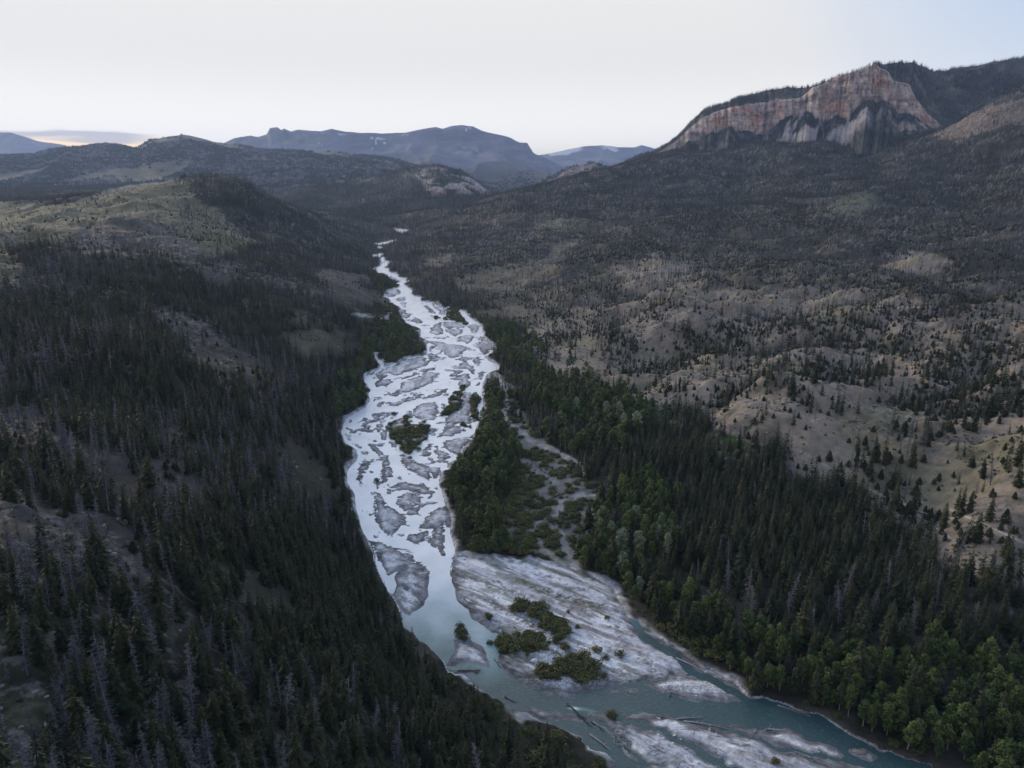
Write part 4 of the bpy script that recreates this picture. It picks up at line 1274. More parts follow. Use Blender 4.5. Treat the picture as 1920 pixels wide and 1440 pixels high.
class Geo:
    def __init__(s):
        s.v, s.f, s.t, s.m = [], [], [], []

    def tri(s, a, b, c, tone=.5, m=0):
        i = len(s.v)
        s.v += [a, b, c]
        s.f.append((i, i + 1, i + 2))
        s.t += [tone] * 3
        s.m.append(m)

    def quad(s, a, b, c, d, tone=.5, m=0):
        i = len(s.v)
        s.v += [a, b, c, d]
        s.f.append((i, i + 1, i + 2, i + 3))
        s.t += [tone] * 4
        s.m.append(m)

    def stem(s, p, q, r0, r1, n=6, tone=.5, m=0):
        p, q = np.array(p, float), np.array(q, float)
        ax = q - p
        ax /= np.linalg.norm(ax) + 1e-9
        s1 = np.cross(ax, (0.3, .9, .1) if abs(ax[2]) > .8 else (0, 0, 1))
        s1 /= np.linalg.norm(s1)
        s2 = np.cross(ax, s1)
        i = len(s.v)
        for c, r_ in ((p, r0), (q, r1)):
            for k in range(n):
                a = 2 * math.pi * k / n
                s.v.append(tuple(c + r_ * (math.cos(a) * s1 + math.sin(a) * s2)))
                s.t.append(tone)
        for k in range(n):
            s.f.append((i + k, i + (k + 1) % n, i + n + (k + 1) % n, i + n + k))
            s.m.append(m)

    def mesh(s, name, mats):
        me = bpy.data.meshes.new(name)
        me.from_pydata([tuple(p) for p in s.v], [], s.f)
        a = me.attributes.new('tone', 'FLOAT', 'POINT')
        a.data.foreach_set('value', np.array(s.t, np.float32))
        for mt in mats:
            me.materials.append(mt)
        me.polygons.foreach_set('material_index', np.array(s.m, np.int32))
        me.update()
        return me


def merged(name, geos, mats_per):
    g, mats = Geo(), []
    for ge, mt in zip(geos, mats_per):
        o = len(g.v)
        g.v += ge.v
        g.t += ge.t
        g.f += [tuple(i + o for i in f) for f in ge.f]
        g.m += [len(mats)] * len(ge.f)
        mats.append(mt)
    return g.mesh(name, mats)


def spruce(seed, Ht=13.0, rad=2.1, lv=26, per=8, bare_=.07):
    r = random.Random(seed)
    t, c = Geo(), Geo()
    lean = (r.uniform(-.25, .25), r.uniform(-.25, .25))
    t.stem((0, 0, -1.2), (lean[0] * .5, lean[1] * .5, Ht * .5), .19, .11)
    t.stem((lean[0] * .5, lean[1] * .5, Ht * .5), (lean[0], lean[1], Ht * .985), .11, .015)
    for L in range(lv):
        f = L / (lv - 1.0)
        z = Ht * (bare_ + (1 - bare_) * f ** .92)
        rr = rad * ((1 - f) ** .78 * (.80 + .2 * min(1, f * 6)) + .05) * r.uniform(.82, 1.12)
        n = max(4, int(per * (1 - .45 * f)))
        a0 = r.uniform(0, 6.28)
        cx, cy_ = lean[0] * z / Ht, lean[1] * z / Ht
        for k in range(n):
            a = a0 + 6.283 * k / n + r.uniform(-.3, .3)
            q = rr * r.uniform(.62, 1.18)
            ca, sa = math.cos(a), math.sin(a)
            droop = q * r.uniform(.18, .5) - (.12 * q if f > .6 else 0)
            w = q * r.uniform(.26, .40)
            tip = (cx + ca * q, cy_ + sa * q, z - droop)
            mid = .55
            ml = (cx + ca * q * mid - sa * w, cy_ + sa * q * mid + ca * w, z - droop * .75 - .08)
            mr_ = (cx + ca * q * mid + sa * w, cy_ + sa * q * mid - ca * w, z - droop * .75 - .08)
            up = (cx + ca * q * .15, cy_ + sa * q * .15, z + .12 * q)
            ridge = (cx + ca * q * .6, cy_ + sa * q * .6, z - droop * .45 + .05)
            tone = min(1, max(0, r.gauss(.5, .22)))
            c.quad(up, ml, tip, ridge, tone)
            c.quad(up, ridge, tip, mr_, tone * .9)
    c.tri((lean[0] - .12, lean[1], Ht * .93), (lean[0] + .12, lean[1], Ht * .93), (lean[0], lean[1], Ht * 1.01), .6)
    c.tri((lean[0], lean[1] - .12, Ht * .93), (lean[0], lean[1] + .12, Ht * .93), (lean[0], lean[1], Ht * 1.01), .6)
    return t, c


def spruce_far(seed, Ht=12.5, rad=2.7):
    return spruce(seed, Ht, rad, 9, 5)


def snag(seed, Ht=13.5, n=105, tw=5, wid=.06):
    r = random.Random(seed)
    t, c = Geo(), Geo()
    lx, ly = r.uniform(-.7, .7), r.uniform(-.7, .7)
    P = lambda z: np.array((lx * (z / Ht) ** 1.3, ly * (z / Ht) ** 1.3, z))
    zs = [-1.2 / Ht, .25, .5, .75, 1.0]
    for a, b in zip(zs[:-1], zs[1:]):
        t.stem(P(max(a * Ht, 0)) if a >= 0 else (0, 0, -1.2), P(b * Ht), .17 * (1.02 - max(a, 0)) + .02, .17 * (1.02 - b) + .015, 6, .6)
    c.stem(P(.1 * Ht), P(.5 * Ht), .12, .08, 4, .5)
    c.stem(P(.5 * Ht), P(.97 * Ht), .08, .02, 4, .5)
    for k in range(n):
        f = r.uniform(.12, .98)
        z = Ht * f
        q = (1.75 * (1 - f) ** .62 + .25) * r.uniform(.35, 1.15)
        a = r.uniform(0, 6.283)
        rise = r.uniform(-.35, .18) * q
        p = P(z)
        dirv = np.array((math.cos(a), math.sin(a), 0))
        side = np.array((-math.sin(a), math.cos(a), 0))
        tip = p + dirv * q + np.array((0, 0, rise))
        mid = p + dirv * q * .5 + np.array((0, 0, rise * .2 + .06 * q))
        tone = r.random()
        for s_ in (side * wid, np.array((0, 0, wid))):
            c.quad(p - s_, p + s_, mid + s_ * .7, mid - s_ * .7, tone)
            c.tri(mid - s_ * .7, mid + s_ * .7, tip, tone)
        for j in range(tw):
            g_ = r.uniform(.25, 1)
            b = p + (tip - p) * g_ + np.array((0, 0, .05 * q * (1 - g_)))
            e = b + dirv * q * r.uniform(.05, .3) + side * q * r.uniform(-.42, .42) + np.array((0, 0, r.uniform(-.3, .2) * q))
            sw = np.array((r.uniform(-1, 1), r.uniform(-1, 1), r.uniform(-1, 1))) * wid * .75
            c.tri(b - sw, b + sw, e, tone)
    return t, c


def leafy(g, r, cen, rad, n, size, flat=1.0, tone0=.5):
    for k in range(n):
        d_ = np.array((r.gauss(0, 1), r.gauss(0, 1), r.gauss(0, 1)))
        d_ /= np.linalg.norm(d_) + 1e-9
        rr = rad * r.uniform(.62, 1.08)
        p = np.array(cen) + d_ * rr * np.array((1, 1, flat))
        nrm = d_ + np.array((r.uniform(-.7, .7), r.uniform(-.7, .7), r.uniform(-.3, .9)))
        nrm /= np.linalg.norm(nrm)
        u_ = np.cross(nrm, (r.uniform(-1, 1), r.uniform(-1, 1), r.uniform(-1, 1)))
        u_ /= np.linalg.norm(u_) + 1e-9
        v_ = np.cross(nrm, u_)
        s_ = size * r.uniform(.55, 1.3)
        tone = min(1, max(0, tone0 + r.gauss(0, .2)))
        g.quad(p - u_ * s_, p - v_ * s_ * .6, p + u_ * s_, p + v_ * s_ * .6, tone)


def cottonwood(seed, Ht=11.0, lobes=13, per=85, size=.30):
    r = random.Random(seed)
    t, c = Geo(), Geo()
    lx, ly = r.uniform(-.4, .4), r.uniform(-.4, .4)
    top = np.array((lx, ly, Ht * .62))
    t.stem((0, 0, -1.0), (lx * .4, ly * .4, Ht * .3), .22, .16)
    t.stem((lx * .4, ly * .4, Ht * .3), top, .16, .08)
    t.stem(top, (lx, ly, Ht * .9), .08, .02, 5)
    for k in range(lobes):
        f = (k + .5) / lobes
        a = k * 2.4 + r.uniform(-.4, .4)
        z = Ht * (.30 + .62 * f)
        w = 2.15 * math.sin(math.pi * (.22 + .72 * f)) * r.uniform(.45, .95)
        cen = np.array((lx + math.cos(a) * w, ly + math.sin(a) * w, z))
        t.stem((lx * .7, ly * .7, z * .75), cen, .07, .02, 4)
        leafy(c, r, cen, 1.05 * r.uniform(.75, 1.25), per, size, r.uniform(.85, 1.25), r.uniform(.3, .75))
    leafy(c, r, (lx, ly, Ht * .95), .75, per // 2, size * .9, 1.2, .7)
    return t, c


def shrub_geo(seed, w=1.6, h=1.5, lobes=7, per=70, size=.17):
    r = random.Random(seed)
    c = Geo()
    for k in range(5):
        a = r.uniform(0, 6.28)
        c.stem((0, 0, -.4), (math.cos(a) * w * .4, math.sin(a) * w * .4, h * .6), .05, .02, 4, .1)
    for k in range(lobes):
        a = k * 2.4 + r.uniform(-.5, .5)
        q = w * .62 * math.sqrt((k + .3) / lobes)
        z = h * (.72 - .35 * (q / w) ** 1.0 * 1.5) * r.uniform(.8, 1.1)
        leafy(c, r, (math.cos(a) * q, math.sin(a) * q, max(z, .3)), w * .42 * r.uniform(.8, 1.2), per, size, .85, r.uniform(.3, .7))
    return c


def juniper_geo(seed, h=3.6, w=1.5, n=420, size=.26):
    r = random.Random(seed)
    c = Geo()
    c.stem((0, 0, -.6), (0, 0, h * .7), .14, .03, 5, .2)
    for k in range(n):
        f = r.random() ** 1.35
        z = .15 + (h - .15) * f
        rad = w * ((1 - f) ** .75 * (.75 + .25 * min(1, f * 5))) * r.uniform(.55, 1.12) + .05
        a = r.uniform(0, 6.283)
        d_ = np.array((math.cos(a), math.sin(a), r.uniform(-.1, .7)))
        p = np.array((math.cos(a) * rad, math.sin(a) * rad, z))
        u_ = np.cross(d_, (r.uniform(-1, 1), r.uniform(-1, 1), r.uniform(-1, 1)))
        u_ /= np.linalg.norm(u_) + 1e-9
        v_ = np.cross(d_, u_)
        v_ /= np.linalg.norm(v_) + 1e-9
        s_ = size * r.uniform(.6, 1.3)
        c.quad(p - u_ * s_, p - v_ * s_ * .6, p + u_ * s_, p + v_ * s_ * .6, min(1, max(0, r.gauss(.5, .22))))
    return c


def clump_geo(kind, seed, n=11, spread=16.0):
    """a handful of very small trees for the farthest slopes"""
    r = random.Random(seed)
    g = Geo()
    for k in range(n):
        a, q = r.uniform(0, 6.28), spread * math.sqrt(r.random())
        ox, oy, s_ = math.cos(a) * q, math.sin(a) * q, r.uniform(.7, 1.25)
        tone = r.random()
        hh, ww = 13.5 * s_, 2.3 * s_
        i = len(g.v)
        for j in range(5):
            b = 6.283 * j / 5 + r.uniform(-.3, .3)
            g.v.append((ox + math.cos(b) * ww * r.uniform(.7, 1.2), oy + math.sin(b) * ww * r.uniform(.7, 1.2), r.uniform(-3, 1.5)))
            g.t.append(tone)
        g.v.append((ox, oy, hh))
        g.t.append(tone)
        for j in range(5):
            g.f.append((i + j, i + (j + 1) % 5, i + 5))
            g.m.append(0)
    return g


# ------------------------------------------------------------------ plants: where they grow
def sample(XX, YY, ZZ, dens, visible=None):
    """random points on a grid surface, dens per square metre of ground"""
    dx = np.abs(XX[:-1, 1:] - XX[:-1, :-1])
    dy = np.abs(YY[1:, :-1] - YY[:-1, :-1])
    d_ = (dens[:-1, :-1] + dens[1:, 1:]) * .5
    lam = dx * dy * d_
    if visible is not None:
        lam = np.where(visible[:-1, :-1], lam, 0)
    n_ = RNG.poisson(np.clip(lam, 0, 50))
    ii, jj = np.nonzero(n_)
    rep = n_[ii, jj]
    ii, jj = np.repeat(ii, rep), np.repeat(jj, rep)
    a, b = RNG.random(len(ii)), RNG.random(len(ii))

    def bl(G):
        return (G[ii, jj] * (1 - a) + G[ii, jj + 1] * a) * (1 - b) + (G[ii + 1, jj] * (1 - a) + G[ii + 1, jj + 1] * a) * b
    return bl(XX), bl(YY), bl(ZZ), ii, jj


def thin(x, y, s):
    """keep one plant per cell of a jittered net, so they do not stand in one another"""
    key = np.floor(x / s).astype(np.int64) * 1000003 + np.floor(y / s).astype(np.int64)
    _, idx = np.unique(key, return_index=True)
    return np.sort(idx)


CORR_IMG = np.array(CORRIDOR_PX, float)
seen = (Z0 + 15 - H) / YG >= runmax - 1e-4
seen &= (TX > -430) & (TX < 2350) & (TY < 1700)
land_ok = (sd < -2.5)
clump = smooth(-.30, .22, fbm(XG / 26, YG / 26, 3, 805) + .6 * fbm(XG / 110, YG / 110, 3, 806))
dens_t = den * .085 * land_ok
dens_t *= lerp(1.0, .25 + .75 * clump, smooth(200, 800, YG))
dens_t *= 1 - .48 * smooth(350, 1500, YG)
dens_t = np.where((broad > .5), dens_t * 1.25, dens_t)
dens_t = np.where((broad > .5) & (XG > 60) & (YG < 330), dens_t * 1.5, dens_t)
dens_t = np.where((XG < 20) & (YG < 260), dens_t * np.where(bare < .5, 2.1, 1.5), dens_t)
dens_t = np.where(shrub > .5, dens_t * .25, dens_t)
dens_t = np.where((broad > .5) & (shrub > .5), dens_t * 2.0, dens_t)
gx, gy, gz, gi, gj = sample(XG, YG, Z0, dens_t, seen)
keep = thin(gx, gy, 2.2)
gx, gy, gz, gi, gj = (q[keep] for q in (gx, gy, gz, gi, gj))
g_bare, g_dead, g_broad, g_den = bare[gi, gj], dead[gi, gj], broad[gi, gj], den[gi, gj]
rnd = RNG.random(len(gx))
clus = fbm(gx / 60, gy / 60, 3, 801)                              # dead trees come in groups
p_dead = np.clip(g_dead * (1 + clus * 2.6), .005, .9)
is_broad = (g_broad > .5) & (RNG.random(len(gx)) < .80)
is_dead = ~is_broad & (rnd < p_dead)
is_jun = ~is_broad & ~is_dead & (g_bare > .5) & (RNG.random(len(gx)) < .72)
# plants of the tan slope right of the forest are mostly junipers even where they bunch up
hgt = np.clip(RNG.normal(.92, .23, len(gx)), .38, 1.5)
hgt = np.where(is_dead, np.clip(hgt, .6, 1.5), hgt)
hgt = hgt * lerp(1.0, .80, smooth(350, 900, gy))
hgt = np.where((gy < 215) & (gx < 40) & is_broad, hgt * .42, hgt)
hgt *= np.where((TX[gi, gj] > 1050) & (TY[gi, gj] > 780) & ~is_broad, .98, np.where((TX[gi, gj] < 1000) & (YG[gi, gj] < 330), .76, .95))
hgt = np.where(is_broad, hgt * np.where(TY[gi, gj] > 1150, .84, 1.0), hgt)
# leave the view of the river free: no tree top stands in front of the gravel
tpx, tpy, _ = to_px(gx, gy, gz + 12.5 * hgt)
ok = ~(in_poly(tpx, tpy, CORR_IMG)) | (RNG.random(len(gx)) < .03)
tpx2, tpy2, _ = to_px(gx, gy, gz + 6.5 * hgt)
ok &= ~in_poly(tpx2, tpy2, CORR_IMG)
gx, gy, gz, gi, gj, hgt, is_broad, is_dead, is_jun = (q[ok] for q in (gx, gy, gz, gi, gj, hgt, is_broad, is_dead, is_jun))
is_spruce = ~(is_broad | is_dead | is_jun)
print('trees', len(gx), 'spruce', is_spruce.sum(), 'dead', is_dead.sum(), 'broad', is_broad.sum(), 'juniper', is_jun.sum())

# undergrowth: willows on the flood plain and the leafy bars, low brush on the slopes
dens_s = np.where((shrub > .5) & land_ok, .15, 0.0)
dens_s = np.where(veg_is & inside & (bar > .2), .20, dens_s)
dens_s = np.where((bare > .5) & land_ok & (shrub < .5), .006, dens_s)
THICKET = [ZG((570, 470), (640, 425), (700, 470), (820, 495), (900, 540), (1000, 610), (1080, 640), (1120, 720), (1060, 770), (960, 740), (860, 680), (760, 590), (680, 560), (590, 520)),
           ZG((425, 800), (470, 790), (560, 770), (650, 740), (740, 720), (830, 770), (870, 840), (830, 900), (740, 905), (600, 880), (500, 880), (430, 850)),
           ZG((770, 1040), (860, 1000), (1000, 980), (1120, 930), (1240, 940), (1330, 1060), (1330, 1120), (1270, 1170), (1200, 1180), (1060, 1130), (900, 1130), (800, 1090)),
           ZG((840, 790), (960, 800), (1080, 860), (1060, 880), (940, 840))]
thick_m = np.zeros(XG.shape)
_nb = (YG < 330) & (XG > -40) & (XG < 140)
for P in THICKET:
    P = np.array(P) + (0, 6)
    thick_m[_nb] = np.maximum(thick_m[_nb], in_poly(TX[_nb] + fbm(XG[_nb] / 3, YG[_nb] / 3, 2, 812) * 12, TY[_nb] + fbm(XG[_nb] / 3, YG[_nb] / 3, 2, 813) * 8, P))
dens_s = np.where(thick_m > .5, .55, dens_s)
dens_s = np.where(land_ok & (sd > -9) & (YG < 900), np.maximum(dens_s, .16), dens_s)
dens_s = dens_s * np.where(thick_m > .5, 1, np.clip(.85 + 1.9 * fbm(XG / 13, YG / 13, 3, 811), 0, 2))
for pl, w, _c in WASH:
    a = np.array(pl, float)
    mm = (TX > a[:, 0].min() - 20) & (TX < a[:, 0].max() + 20) & (TY > a[:, 1].min() - 20) & (TY < a[:, 1].max() + 20)
    dens_s[mm] *= smooth(w * .3, w, seg_d(TX[mm] + wp[mm] * min(1, w / 5), TY[mm] + wp[mm] * .5 * min(1, w / 5), pl))
sx, sy, sz, si, sj = sample(XG, YG, Z0, dens_s, seen)
keep = thin(sx, sy, 1.3)
sx, sy, sz, si, sj = (q[keep] for q in (sx, sy, sz, si, sj))
shg = np.clip(RNG.normal(1.0, .3, len(sx)), .4, 1.8) * np.where(thick_m[si, sj] > .5, 1.15, np.where(shrub[si, sj] > .5, 1.25, np.where(veg_is[si, sj] & inside[si, sj], 1.15, .55)))
qx_, qy_, _ = to_px(sx, sy, sz + 2.2 * shg)
ok = inside[si, sj] | ~in_poly(qx_, qy_, CORR_IMG)
sx, sy, sz, si, sj, shg = (q[ok] for q in (sx, sy, sz, si, sj, shg))
print('shrubs', len(sx), 'bottom centre', ((qx_ > 980) & (qx_ < 1130) & (qy_ > 1340)).sum(), 'raw', dens_s[(TX > 980) & (TX < 1130) & (TY > 1380) & (TY < 1440)].mean(), sd[(TX > 980) & (TX < 1130) & (TY > 1380) & (TY < 1440)].mean(), shrub[(TX > 980) & (TX < 1130) & (TY > 1380) & (TY < 1440)].mean(), seen[(TX > 980) & (TX < 1130) & (TY > 1380) & (TY < 1440)].mean())

# ------------------------------------------------------------------ picking the plants that show largest
OCC_W, OCC_H = 960, 720


def shown_area(x, y, z, h, w):
    """pixels each plant fills that nearer plants leave free (half-size picture)"""
    pxb, pyb, dep = to_px(x, y, z)
    pxt, pyt, _ = to_px(x, y, z + h)
    hw = w * F / dep * .5
    order = np.argsort(dep)
    occ = np.zeros((OCC_H, OCC_W), bool)
    area = np.zeros(len(x))
    for i in order:
        if dep[i] > 520:
            break
        y0, y1 = int(pyt[i] / 2), int(pyb[i] / 2) + 1
        cx = pxt[i] / 2
        if y1 < 0 or y0 >= OCC_H or cx < -40 or cx > OCC_W + 40:
            continue
        n_ = max(y1 - y0, 1)
        tot = 0
        for r_ in range(max(y0, 0), min(y1, OCC_H)):
            hw_ = hw[i] * (.15 + .85 * min(1.0, 1.3 * (r_ - y0) / n_))
            a_, b_ = max(int(cx - hw_), 0), min(int(cx + hw_) + 1, OCC_W)
            if a_ < b_:
                row = occ[r_, a_:b_]
                tot += (b_ - a_) - np.count_nonzero(row)
                row[:] = True
        area[i] = tot
    return area


ALLX = np.concatenate([gx, sx])
ALLY = np.concatenate([gy, sy])
ALLZ = np.concatenate([gz, sz])
HTS = np.concatenate([np.where(is_dead, 13.2, np.where(is_broad, 11.0, np.where(is_jun, 3.6, 13.0))) * hgt, 2.0 * shg])
WDS = np.concatenate([np.where(is_dead, 2.4, np.where(is_broad, 4.6, np.where(is_jun, 2.8, 3.6))) * hgt, 3.2 * shg])
AREA = shown_area(ALLX, ALLY, ALLZ, HTS, WDS)
TREE_AREA, SHRUB_AREA = AREA[:len(gx)], AREA[len(gx):]


# ------------------------------------------------------------------ plants: single ones, then the mass
def wood_stuff(name, label, xyz, rot, scl, variants, idx):
    """one object: points that carry instances of a few plant meshes"""
    n = len(xyz)
    me = bpy.data.meshes.new(name)
    me.vertices.add(n)
    me.vertices.foreach_set('co', np.asarray(xyz, np.float32).ravel())
    for an, tp, val in (('rot', 'FLOAT_VECTOR', rot), ('scl', 'FLOAT_VECTOR', scl)):
        at = me.attributes.new(an, tp, 'POINT')
        at.data.foreach_set('vector', np.asarray(val, np.float32).ravel())
    at = me.attributes.new('pick', 'INT', 'POINT')
    at.data.foreach_set('value', np.asarray(idx, np.int32))
    ob = bpy.data.objects.new(name, me)
    C.objects.link(ob)
    ob['kind'] = 'stuff'
    ob['label'] = label
    col_ = bpy.data.collections.new(name + '_plants')
    for k, vm in enumerate(variants):
        vo = bpy.data.objects.new('%s_plant_%02d' % (name, k), vm)
        col_.objects.link(vo)
    ng = bpy.data.node_groups.new(name, 'GeometryNodeTree')
    ng.interface.new_socket('Geometry', in_out='INPUT', socket_type='NodeSocketGeometry')
    ng.interface.new_socket('Geometry', in_out='OUTPUT', socket_type='NodeSocketGeometry')
    gi_, go_ = ng.nodes.new('NodeGroupInput'), ng.nodes.new('NodeGroupOutput')
    ci_ = ng.nodes.new('GeometryNodeCollectionInfo')
    ci_.inputs['Collection'].default_value = col_
    ci_.inputs['Separate Children'].default_value = True
    ci_.inputs['Reset Children'].default_value = True
    ip = ng.nodes.new('GeometryNodeInstanceOnPoints')
    ip.inputs['Pick Instance'].default_value = True

    def named(an, tp):
        nd = ng.nodes.new('GeometryNodeInputNamedAttribute')
        nd.data_type = tp
        nd.inputs['Name'].default_value = an
        return nd.outputs['Attribute']
    er = ng.nodes.new('FunctionNodeEulerToRotation')
    ng.links.new(named('rot', 'FLOAT_VECTOR'), er.inputs[0])
    ng.links.new(gi_.outputs[0], ip.inputs['Points'])
    ng.links.new(ci_.outputs[0], ip.inputs['Instance'])
    ng.links.new(named('pick', 'INT'), ip.inputs['Instance Index'])
    ng.links.new(er.outputs[0], ip.inputs['Rotation'])
    ng.links.new(named('scl', 'FLOAT_VECTOR'), ip.inputs['Scale'])
    ng.links.new(ip.outputs[0], go_.inputs[0])
    md = ob.modifiers.new('plants', 'NODES')
    md.node_group = ng
    return ob


def rots(n, tilt=.05):
    return np.stack([RNG.normal(0, tilt, n), RNG.normal(0, tilt, n), RNG.random(n) * 6.283], 1)


SPRUCE = [spruce(k, 13.0, 2.25 + .35 * (k % 3), 25 + k % 3, 8) for k in range(5)]
SPRUCE_ME = [(t.mesh('trunk', [M_BARK]), c.mesh('crown', [M_SPRUCE])) for t, c in SPRUCE]
SNAG = [snag(20 + k, (12.6, 13.6, 9.0, 14.2, 11.4)[k], (110, 120, 70, 125, 90)[k], 6, .065) for k in range(5)]
SNAG_ME = [(t.mesh('trunk', [M_DEAD]), c.mesh('branches', [M_DEAD])) for t, c in SNAG]
COTTON = [cottonwood(40 + k, 11.0 + .8 * (k % 2)) for k in range(4)]
COTTON_ME = [(t.mesh('trunk', [M_PALEBARK]), c.mesh('crown', [M_BROAD])) for t, c in COTTON]
PALE_ME = [(t.mesh('trunk', [M_PALEBARK]), c.mesh('crown', [M_PALE])) for t, c in COTTON[:2]]
SHRUB_ME = [shrub_geo(60 + k, 1.5 + .2 * k, 1.35 + .15 * (k % 2)).mesh('willow_bush', [M_SHRUB]) for k in range(4)]
JUN_ME = [juniper_geo(80 + k, 3.3 + .4 * (k % 3), 1.35 + .2 * (k % 2)).mesh('juniper_bush', [M_JUNIPER]) for k in range(4)]

SPRUCE_MID = [merged('spruce', spruce(100 + k, 13.0, 2.45, 14, 6), (M_BARK, M_SPRUCE)) for k in range(4)]
SPRUCE_FAR = [merged('spruce', spruce_far(120 + k), (M_BARK, M_SPRUCE)) for k in range(3)]
SNAG_MID = [merged('snag', snag(140 + k, 13.2, 55, 3, .11), (M_DEAD, M_DEAD)) for k in range(3)]
M_DEADFAR = leaf_mat('dead_conifer_mass', (.050, .050, .056), (.135, .132, .14), .9, 0, .45)
SNAG_FAR = [merged('snag', spruce(160 + k, 11.5, 1.75, 8, 4), (M_DEADFAR, M_DEADFAR)) for k in range(3)]
COTTON_MID = [merged('cottonwood', cottonwood(180 + k, 11.2, 10, 42, .42), (M_PALEBARK, M_BROAD)) for k in range(3)]
JUN_MID = [juniper_geo(200 + k, 3.5, 1.5, 110, .5).mesh('juniper', [M_JUNIPER]) for k in range(3)]
SHRUB_MID = [shrub_geo(220 + k, 1.6, 1.4, 5, 30, .30).mesh('shrub', [M_SHRUB]) for k in range(3)]

bx, by, _ = to_px(gx, gy, gz)
LIMIT = 300


def where_left(i, px, py):
    if py > 1180 and px < 1000:
        return 0
    if px < 1000:
        return 1
    if py > 1150:
        return 2
    return 3


def plant(kind_name, label, cat, group, xyz, rot, s, parts):
    root = bpy.data.objects.new(kind_name, None)
    C.objects.link(root)
    root.empty_display_size = .5
    root.location = xyz
    root.rotation_euler = rot
    root.scale = (s[0], s[0], s[1])
    root['label'] = label
    root['category'] = cat
    root['group'] = group
    for nm, me in parts:
        o = bpy.data.objects.new(nm, me)
        C.objects.link(o)
        o.parent = root
    return root


SPRUCE_TXT = ['dark green spruce on the steep slope at the lower left corner', 'dark green spruce on the left hillside above the river', 'tall dark spruce among the leafy trees at lower right',
              'slender dark spruce in the dense forest right of the gravel bar']
SNAG_TXT = ['bare grey dead conifer on the steep slope at the lower left corner', 'bare grey dead conifer on the left hillside above the river', 'bare grey dead conifer among the leafy trees at lower right',
            'bare grey dead conifer in the dense forest right of the gravel bar']
BROAD_TXT = ['round leafy green tree at the foot of the lower left slope', 'round leafy green tree on the flat left of the braided river', 'leafy green poplar along the right bank at lower right',
             'leafy green cottonwood on the wooded flat right of the river']
SPRUCE_GRP = ['spruces on the lower left slope', 'spruces on the left hillside', 'spruces among the leafy trees at lower right', 'spruces in the forest right of the gravel bar']
SNAG_GRP = ['dead conifers on the lower left slope', 'dead conifers on the left hillside', 'dead conifers among the leafy trees at lower right', 'dead conifers in the forest right of the gravel bar']
BROAD_GRP = ['leafy trees at the foot of the lower left slope', 'leafy trees left of the braided river', 'leafy trees along the right bank', 'leafy trees on the flat right of the river']
single = np.zeros(len(gx), bool)
dist = np.sqrt(gx ** 2 + gy ** 2 + (gz - H) ** 2)
for mask, nm, cat, txt, grp, meshes, pnames in (
        (is_spruce, 'spruce_tree', 'conifer tree', SPRUCE_TXT, SPRUCE_GRP, SPRUCE_ME, ('trunk', 'crown')),
        (is_dead, 'dead_tree', 'dead tree', SNAG_TXT, SNAG_GRP, SNAG_ME, ('trunk', 'branches')),
        (is_broad, 'cottonwood_tree', 'leafy tree', BROAD_TXT, BROAD_GRP, COTTON_ME, ('trunk', 'crown'))):
    cand = np.nonzero(mask & (TREE_AREA > 12))[0]
    cand = cand[np.argsort(-TREE_AREA[cand])][:LIMIT]
    for i in cand:
        single[i] = True
        k = where_left(i, bx[i], by[i])
        ms = meshes[int(RNG.integers(len(meshes)))]
        pale_tree = nm == 'cottonwood_tree' and 1080 < bx[i] < 1330 and by[i] < 1120 and RNG.random() < .20
        if pale_tree:
            ms = PALE_ME[int(RNG.integers(2))]
        s = hgt[i]
        plant(nm, 'pale silvery green tree standing out of the dark forest' if pale_tree else txt[k], cat,
              'pale silvery trees in the dark forest' if pale_tree else grp[k], (gx[i], gy[i], gz[i]),
              (RNG.normal(0, .09 if nm == 'dead_tree' else .035), RNG.normal(0, .09 if nm == 'dead_tree' else .035), RNG.random() * 6.28), (s * RNG.uniform(.78, 1.3), s), list(zip(pnames, ms)))
JUN_TXT = [('low dark juniper bush dotted on the tan slope at right', 'junipers on the tan slope'), ('low dark juniper bush on the open ground of the left hillside', 'junipers on the left hillside')]
cand = np.nonzero(is_jun & (TREE_AREA > 5))[0]
cand = cand[np.argsort(-TREE_AREA[cand])][:LIMIT]
for i in cand:
    single[i] = True
    o = bpy.data.objects.new('juniper_bush', JUN_ME[int(RNG.integers(4))])
    C.objects.link(o)
    o.location = (gx[i], gy[i], gz[i])
    o.rotation_euler = (0, 0, RNG.random() * 6.28)
    s = hgt[i] * RNG.uniform(.7, 1.25)
    o.scale = (s * RNG.uniform(.9, 1.3),) * 2 + (s,)
    lt = JUN_TXT[0] if bx[i] > 960 else JUN_TXT[1]
    o['label'], o['group'] = lt
    o['category'] = 'bush'
rest = ~single


def mass(name, label, mask, variants, wj=.27, sz_=1.0):
    i = np.nonzero(mask)[0]
    s = hgt[i] * sz_
    w = s * RNG.uniform(1 - wj, 1 + wj, len(i))
    return wood_stuff(name, label, np.stack([gx[i], gy[i], gz[i]], 1), rots(len(i), .035), np.stack([w, w, s], 1), variants, RNG.integers(0, len(variants), len(i)))


mass('spruce_forest', 'dense dark spruce forest covering the nearer slopes', is_spruce & rest & (dist < 750), SPRUCE_MID)
mass('spruce_forest', 'far spruce forest on the upper slopes', is_spruce & rest & (dist >= 750), SPRUCE_FAR, .2, 1.0)
mass('dead_forest', 'grey beetle-killed trees standing through the nearer forest', is_dead & rest & (dist < 480), SNAG_MID)
mass('dead_forest', 'grey dead trees streaking the far forested slopes', is_dead & rest & (dist >= 480), SNAG_FAR, .2)
mass('leafy_woodland', 'leafy green woodland along the river flats', is_broad & rest, COTTON_MID)
mass('juniper_scrub', 'small dark junipers scattered over the farther open slopes', is_jun & rest, JUN_MID, .25, .95)

